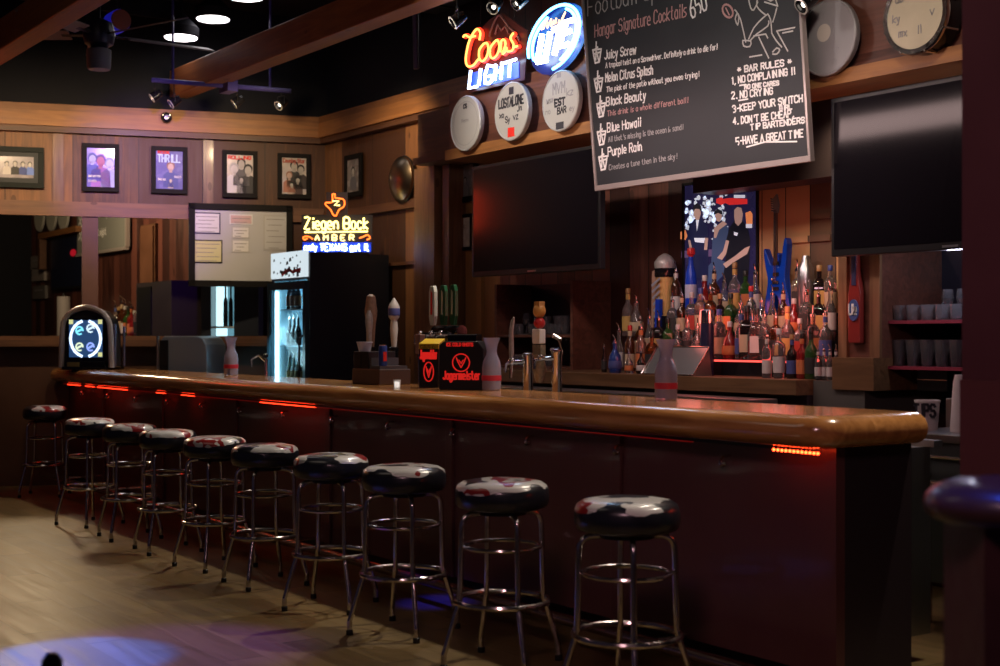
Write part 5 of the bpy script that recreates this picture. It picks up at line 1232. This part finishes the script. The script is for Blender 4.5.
# ================================================================== CEILING: fan, lamps, track heads, ducts
fc = PZ(99, 35, 12.0)
t = thing('ceiling_fan', 'dark ceiling fan with frosted lamp glass at the upper left', 'ceiling fan', (fc.x, fc.y, 4.7), .35)
hz = fc.z-4.7
MB().tube([(0, 0, hz+.1), (0, 0, -.03)], .015, 8).lathe([(.06, -.05), (.07, 0)], 14).build('down_rod', BLK, t, smooth=True)
MB().lathe([(.05, hz-.12), (.12, hz-.08), (.14, hz), (.12, hz+.10), (.04, hz+.14)], 24).build('motor', mat('fan navy', (.015, .018, .05), .35), t, smooth=True)
MB().lathe([(.09, hz-.30), (.10, hz-.28), (.105, hz-.13), (.06, hz-.11)], 20).build('lamp_glass', mat('frosted lamp', (.16, .19, .24), .5), t, smooth=True)
FANW = mat('fan blade', (.22, .20, .21), .5)
for k in range(5):
    q = 2*PI*k/5; M = Matrix.Rotation(q, 4, 'Z') @ Matrix.Rotation(.32, 4, 'X')
    mb = MB().box(.25, 1.05, -.075, .075, -.006, .006); mb.v = [tuple((M @ Vector(v))+Vector((0, 0, hz))) for v in mb.v]; o = mb.build('blade', FANW, t)
    mb = MB().box(.10, .32, -.02, .02, -.008, .008); mb.v = [tuple((M @ Vector(v))+Vector((0, 0, hz))) for v in mb.v]; mb.build('blade_arm', BLK, o)
for k, (px, py, lab) in enumerate(((213, 20, 'round white ceiling downlight, larger one between fan and timber beam'), (181, 38.5, 'round white ceiling downlight, smaller and lower of the pair by the fan'), (246, -2, 'round white ceiling downlight cut by the top edge, bluish at its side'))):
    zz = 4.45 if k != 1 else 4.28; p = PZ(px, py, F*(zz-CAMH)/(HZ-py))
    t = thing('ceiling_downlight', lab, 'ceiling light', (p.x, p.y, zz), 0, 'round ceiling downlights')
    MB().lathe([(.16, .01), (.17, .02), (.17, .10), (.10, .17), (.02, .25), (.02, .42 if k == 1 else .25)], 28).build('can', BLACK, t, smooth=True)
    MB().lathe([(.15, .0), (.155, .008), (.155, .012)], 28).build('lens', emis('downlight', (1, .93, .95), 6), t)
# blue stage light can
p = PZ(117, 22, 12.5); t = thing('blue_stage_can', 'small stage light can glowing blue beside the ceiling fan', 'stage light', p)
R = Matrix.Rotation(PI/2, 4, 'Y')
MB().lathe([(.05, -.11), (.10, -.09), (.10, .08), (.09, .10)], 20, R).build('can', mat('can violet', (.03, .03, .25), .3, emit=(.02, .02, .6), es=.25), t, smooth=True)
MB().lathe([(.09, .100), (.092, .112), (.02, .114)], 20, R).build('lens', mat('lens copper', (.35, .12, .10), .3), t, smooth=True)
MB().tube([(0, 0, .1), (0, 0, 4.7-p.z)], .01, 6).build('hanger', BLK, t)
# track with heads
VIO = mat('violet metal', (.05, .04, .22), .4)
def head(label, px, py, Zc, top, name='track_spotlight', grp='track spotlight heads'):
    p = PZ(px, py, Zc); t = thing(name, label, 'spotlight', p, random.uniform(-.4, .4), grp)
    t.scale = (.72, .72, .72); top = p.z+(top-p.z)/.72; M = Matrix.Rotation(math.radians(125), 4, 'X')
    MB().lathe([(.02, -.10), (.045, -.09), (.06, 0), (.065, .05), (.055, .05), (.045, .0)], 18, M).build('can', BLKG, t, smooth=True)
    MB().lathe([(.054, .046), (.066, .048), (.067, .056), (.054, .058)], 18, M, cap=False).build('front_ring', mat('pale ring', (.75, .75, .70), .25, .6), t, smooth=True)
    MB().lathe([(.02, .02), (.022, .03)], 12, M).build('bulb', emis('halogen', (1, .9, .75), 4), t, smooth=True)
    MB().tube([(-.07, 0, 0), (-.07, 0, .10), (.07, 0, .10), (.07, 0, 0)], .006, 6).tube([(0, 0, .10), (0, 0, top-p.z)], .008, 6).build('yoke', BLK, t, smooth=True)
tr = PZ(152, 80, 13.0); tr2 = PZ(291, 91, 13.0)
t = thing('light_track', 'violet-lit metal track bar hanging below the timber beam', 'light track', (tr.x, tr.y, tr.z))
dv = tr2-tr
MB().tube([(0, 0, 0), tuple(dv)], .022, 8).build('bar', VIO, t, smooth=True)
MB().tube([(dv.x*.15, dv.y*.15, dv.z*.15), (dv.x*.15, dv.y*.15, 4.7-tr.z)], .012, 6).tube([(dv.x*.85, dv.y*.85, dv.z*.85), (dv.x*.85, dv.y*.85, 4.7-tr.z)], .012, 6).build('hanger', VIO, t)
MB().box(dv.x*.55-.1, dv.x*.55+.1, dv.y*.55-.05, dv.y*.55+.05, dv.z*.55-.06, dv.z*.55+.06).build('junction_box', VIO, t)
for px, py, lab in ((155, 96, 'track spotlight left of the timber beam end with pale ring'), (174, 102, 'small track spotlight right under the timber beam end'), (237, 102, 'track spotlight under the middle of the violet track'), (281, 104, 'track spotlight at the right end of the violet track')):
    head(lab, px, py, 13.0, tr.z+dv.z*(px-152)/139)
for px, py, lab in ((457, 20, 'ceiling spotlight left of the red script neon, lit face down'), (495, 6, 'ceiling spotlight above the mountain of the script neon'), (519, 2, 'ceiling spotlight with bright white face left of the blue oval neon'), (806, 3, 'ceiling spotlight behind the top right corner of the chalkboard')):
    head(lab, px, py, 9.6 if px < 600 else 7.6, 4.7)
# conduit, ducts, joists
p = PZ(416, 40, 11.6)
t = thing('conduit', 'violet-lit vertical conduit pipe dropping from the ceiling to the beam', 'pipe', (p.x, p.y, 3.67))
MB().tube([(0, 0, 0), (-.02, 0, .5), (0, 0, 1.03)], .022, 8).build('pipe', mat('pipe', (.10, .07, .10), .5), t, smooth=True)
MB().tube([(.05, 0, 0), (.055, 0, .5), (.04, 0, 1.03)], .010, 6).build('cable', BLK, t, smooth=True)
t = thing('air_duct', 'dark rectangular air duct hanging under the black ceiling', 'duct', (-7.0, 6.28, 4.3))
MB().box(-3.5, 3.5, -.25, .25, 0, .30).build('duct', mat('duct', (.022, .022, .030), .6), t)
for x in (-3.2, 0, 3.2): MB().box(x-.02, x+.02, -.27, .27, -.01, .35).build('strap', BLK, t)
for k in range(7):
    x = -13+1.6*k
    o = MB().box(x, x+.05, -1, 6.5, 4.52, 4.7).build('joist', CEILM); o['kind'] = 'structure'; o.name = 'trim_%d' % (30+k)
    
# ================================================================== COPIES BUILT AS THE LEFT WALL MIRROR'S REFLECTION
def FX(px, D, py): return PD(px, D, py=py)
p0 = FX(75, 6.1, 252); p1 = FX(124, 6.1, 252)
t = thing('chalkboard', 'grey chalkboard copy built as a reflection in the left wall mirror', 'chalkboard', (p0.x, 6.13, FX(75, 6.1, 254).z)); wd_ = p1.x-p0.x
B(0, wd_, 0, .02, 0, 1.2).build('slate', mat('mirrored slate', (.22, .23, .21), .7), t)
MB().box(-.02, wd_+.02, -.02, .03, -.04, 0).box(wd_, wd_+.05, -.02, .03, 0, 1.2).build('frame', FRM, t)
mb = MB()
for k in range(5): 
    for pl in ([(.08, .2+.2*k), (.22, .3+.2*k)], [(.1, .3+.2*k), (.2, .18+.2*k)]): mb.ribbon(pl, .03, -.002)
for tx, x, z in (('50', 1.2, .95), ('Tonight', .9, .7), ('Friday', .95, .45), ('all night', .8, .2)): write(mb, tx, .09, x, z, .016, -.002)
mb.build('chalk_lettering', CHALK, t)
for k, (px, lab) in enumerate(((40, 'leftmost pale drum head built as a mirror reflection'), (52, 'middle pale drum head built as a mirror reflection'), (64, 'right pale drum head built as a mirror reflection, nearest the grey board'))):
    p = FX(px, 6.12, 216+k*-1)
    t = thing('drum_head', lab, 'drum head', p, 0, 'drum heads built as mirror reflections')
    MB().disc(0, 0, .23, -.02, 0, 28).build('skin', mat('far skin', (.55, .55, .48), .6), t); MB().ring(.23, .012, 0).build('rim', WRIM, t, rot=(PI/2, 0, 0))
p = FX(56, 6.05, 232); t = thing('mirrored_header', 'pale wooden rail copy under the mirrored drum heads', 'rail', p); MB().box(-.9, .9, 0, .1, -.05, .03).build('board', PINEX, t); MB().box(-.9, -.8, 0, .1, -.5, -.05).build('bracket', LEDGE, t)
p0 = FX(48, 6.1, 262); p1 = FX(80, 6.1, 262)
t = thing('television', 'dark television copy with red glow built as a mirror reflection', 'television', (p0.x, 6.14, FX(50, 6.1, 290).z)); W_ = p1.x-p0.x
MB().box(0, W_, 0, .05, 0, .75).build('housing', BLK, t); B(.03, W_-.03, -.004, 0, .03, .72).build('screen', mat('far screen', (.008, .012, .035), .3), t)
MB().disc(W_*.72, .50, .13, -.008, -.004, 16, .05).build('red_glow', emis('far red', (.8, .01, .03), .35), t)
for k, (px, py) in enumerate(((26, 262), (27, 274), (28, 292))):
    p = FX(px, 6.0, py); t = thing('wall_notice', ['upper', 'middle', 'lowest and dimmest'][k]+' small pale card built as a mirror reflection', 'notice', (p.x, 6.17, p.z)); MB().box(-.32, .32, -.01, .03, -.1, .1).build('card', mat('mirrored card %d' % k, ((.22, .2, .2), (.3, .27, .26), (.14, .13, .13))[k], .6), t)
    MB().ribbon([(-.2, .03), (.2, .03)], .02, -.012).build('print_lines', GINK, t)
p = FX(143, 6.1, 255); t = thing('mirrored_plaque', 'orange-brown wooden plaque built as a dim mirror reflection', 'plaque', (p.x, 6.14, p.z)); MB().box(-.22, .22, 0, .04, -.45, .35).build('panel', mat('plaque', (.12, .05, .025), .5, noise=.5, nscale=3), t); MB().box(-.25, .25, .02, .05, -.48, .38).build('frame', LEDGE, t)
p = FX(156, 5.7, 300); t = thing('mirrored_cabinet', 'black cabinet built as a mirror reflection under the wooden plaque', 'cabinet', (p.x, 5.65, 1.2)); MB().box(-.5, .6, 0, .4, 0, .85).build('body', ENDP, t); MB().box(-.45, .0, -.01, 0, .05, .8).build('door', BLK, t)
random.seed(11)
for k in range(14):
    px = 100+3.1*k; p = FX(px, 5.6, 300); spec = protos[k % 10]; w_ = ('left end of the far shelf' if k < 5 else 'middle of the far shelf' if k < 10 else 'right end of the far shelf')
    lab = None
    for q in protos[k:]+protos[:k]:
        lab = '%s %s bottle with %s label, %s built as a mirror reflection' % (q[1], q[0], q[3], w_)
        if lab not in labels_used: spec = q; break
    labels_used[lab] = 1
    r_, new = bottle_proto(*spec); pos = (p.x, 5.8, 1.43)
    o = r_ if new else clone(r_, pos, 0, lab, 'bottles built as mirror reflections'); o.location = pos; o['label'] = lab; o['group'] = 'bottles built as mirror reflections'; o.scale = (1.5, 1.5, 1.15+.3*random.random())
p = FX(118, 5.6, 320); tag(struct('wall_mirrored_counter', MB().box(p.x-4.6, p.x+.2, 5.7, 6.2, 1.3, 1.43), BROWNX), kind='structure')
t = thing('mirrored_towel_roll', 'white upright roll built as a mirror reflection left of the centre post', 'roll', (FX(60, 5.8, 300).x, 5.85, 1.43)); MB().lathe([(.09, 0), (.09, .55)], 18).build('roll', mat('mirrored white', (.35, .33, .33), .6), t, smooth=True); MB().lathe([(.02, .55), (.02, .60)], 8).build('core', BLK, t)
# added copy of the lit fridge as its mirror reflection, under the whiteboard
p = PZ(211, 333, 14.3); q = PZ(234, 333, 14.3)
t = thing('display_fridge', 'lit fridge copy with dark bottles, a mirror reflection below the whiteboard', 'fridge', (p.x, p.y, 0), math.atan2(c, s)); W_ = (q-p).length
MB().box(-.1, W_+.1, .30, .34, 0, 2.1).box(-.1, 0, 0, .3, 0, 2.1).box(W_, W_+.25, 0, .3, 0, 2.1).box(0, W_, 0, .3, 2.0, 2.1).build('cabinet', MATS['fridge black'], t)
B(0, W_*.5, .26, .30, .2, 2.0).build('lit_back', emis('fridge back lit', (.55, .90, 1), 1.4), t)
B(W_*.5, W_, .26, .30, .2, 2.0).build('liner', emis('fridge back dim', (.25, .6, .75), .45), t)
B(0, W_, .0, .26, 1.52, 1.54).build('shelf', MATS['shelf wire'], t)
for k in range(3):
    pos = (p.x+(.12+.055*k)*s, p.y+(.12+.055*k)*c, 1.54); pos = (pos[0]-.15*c, pos[1]+.15*s, pos[2])
    r_, new = bottle_proto('tall', 'dark', 'black', 'black'); o = r_ if new else clone(r_, pos, 0, 'x')
    o.location = pos; o['label'] = ['leftmost', 'middle', 'rightmost'][k]+' dark tall bottle in the mirrored lit fridge'; o['group'] = 'bottles in the mirrored fridge'; o.scale = (.62, .62, 1.25)
# unknown small black knob at the bottom edge
p = PZ(52, 660, 3.2)
t = thing('chair_finial', 'small black rounded knob poking up at the bottom left edge', 'knob', (p.x, p.y, 0))
MB().lathe([(.15, 0), (.15, .02), (.012, .04), (.012, p.z-.06)], 14).build('stand', BLK, t, smooth=True); MB().lathe([(.012, p.z-.06), (.024, p.z-.03), (.024, p.z+.0), (.012, p.z+.016)], 14).build('knob', BLK, t, smooth=True)
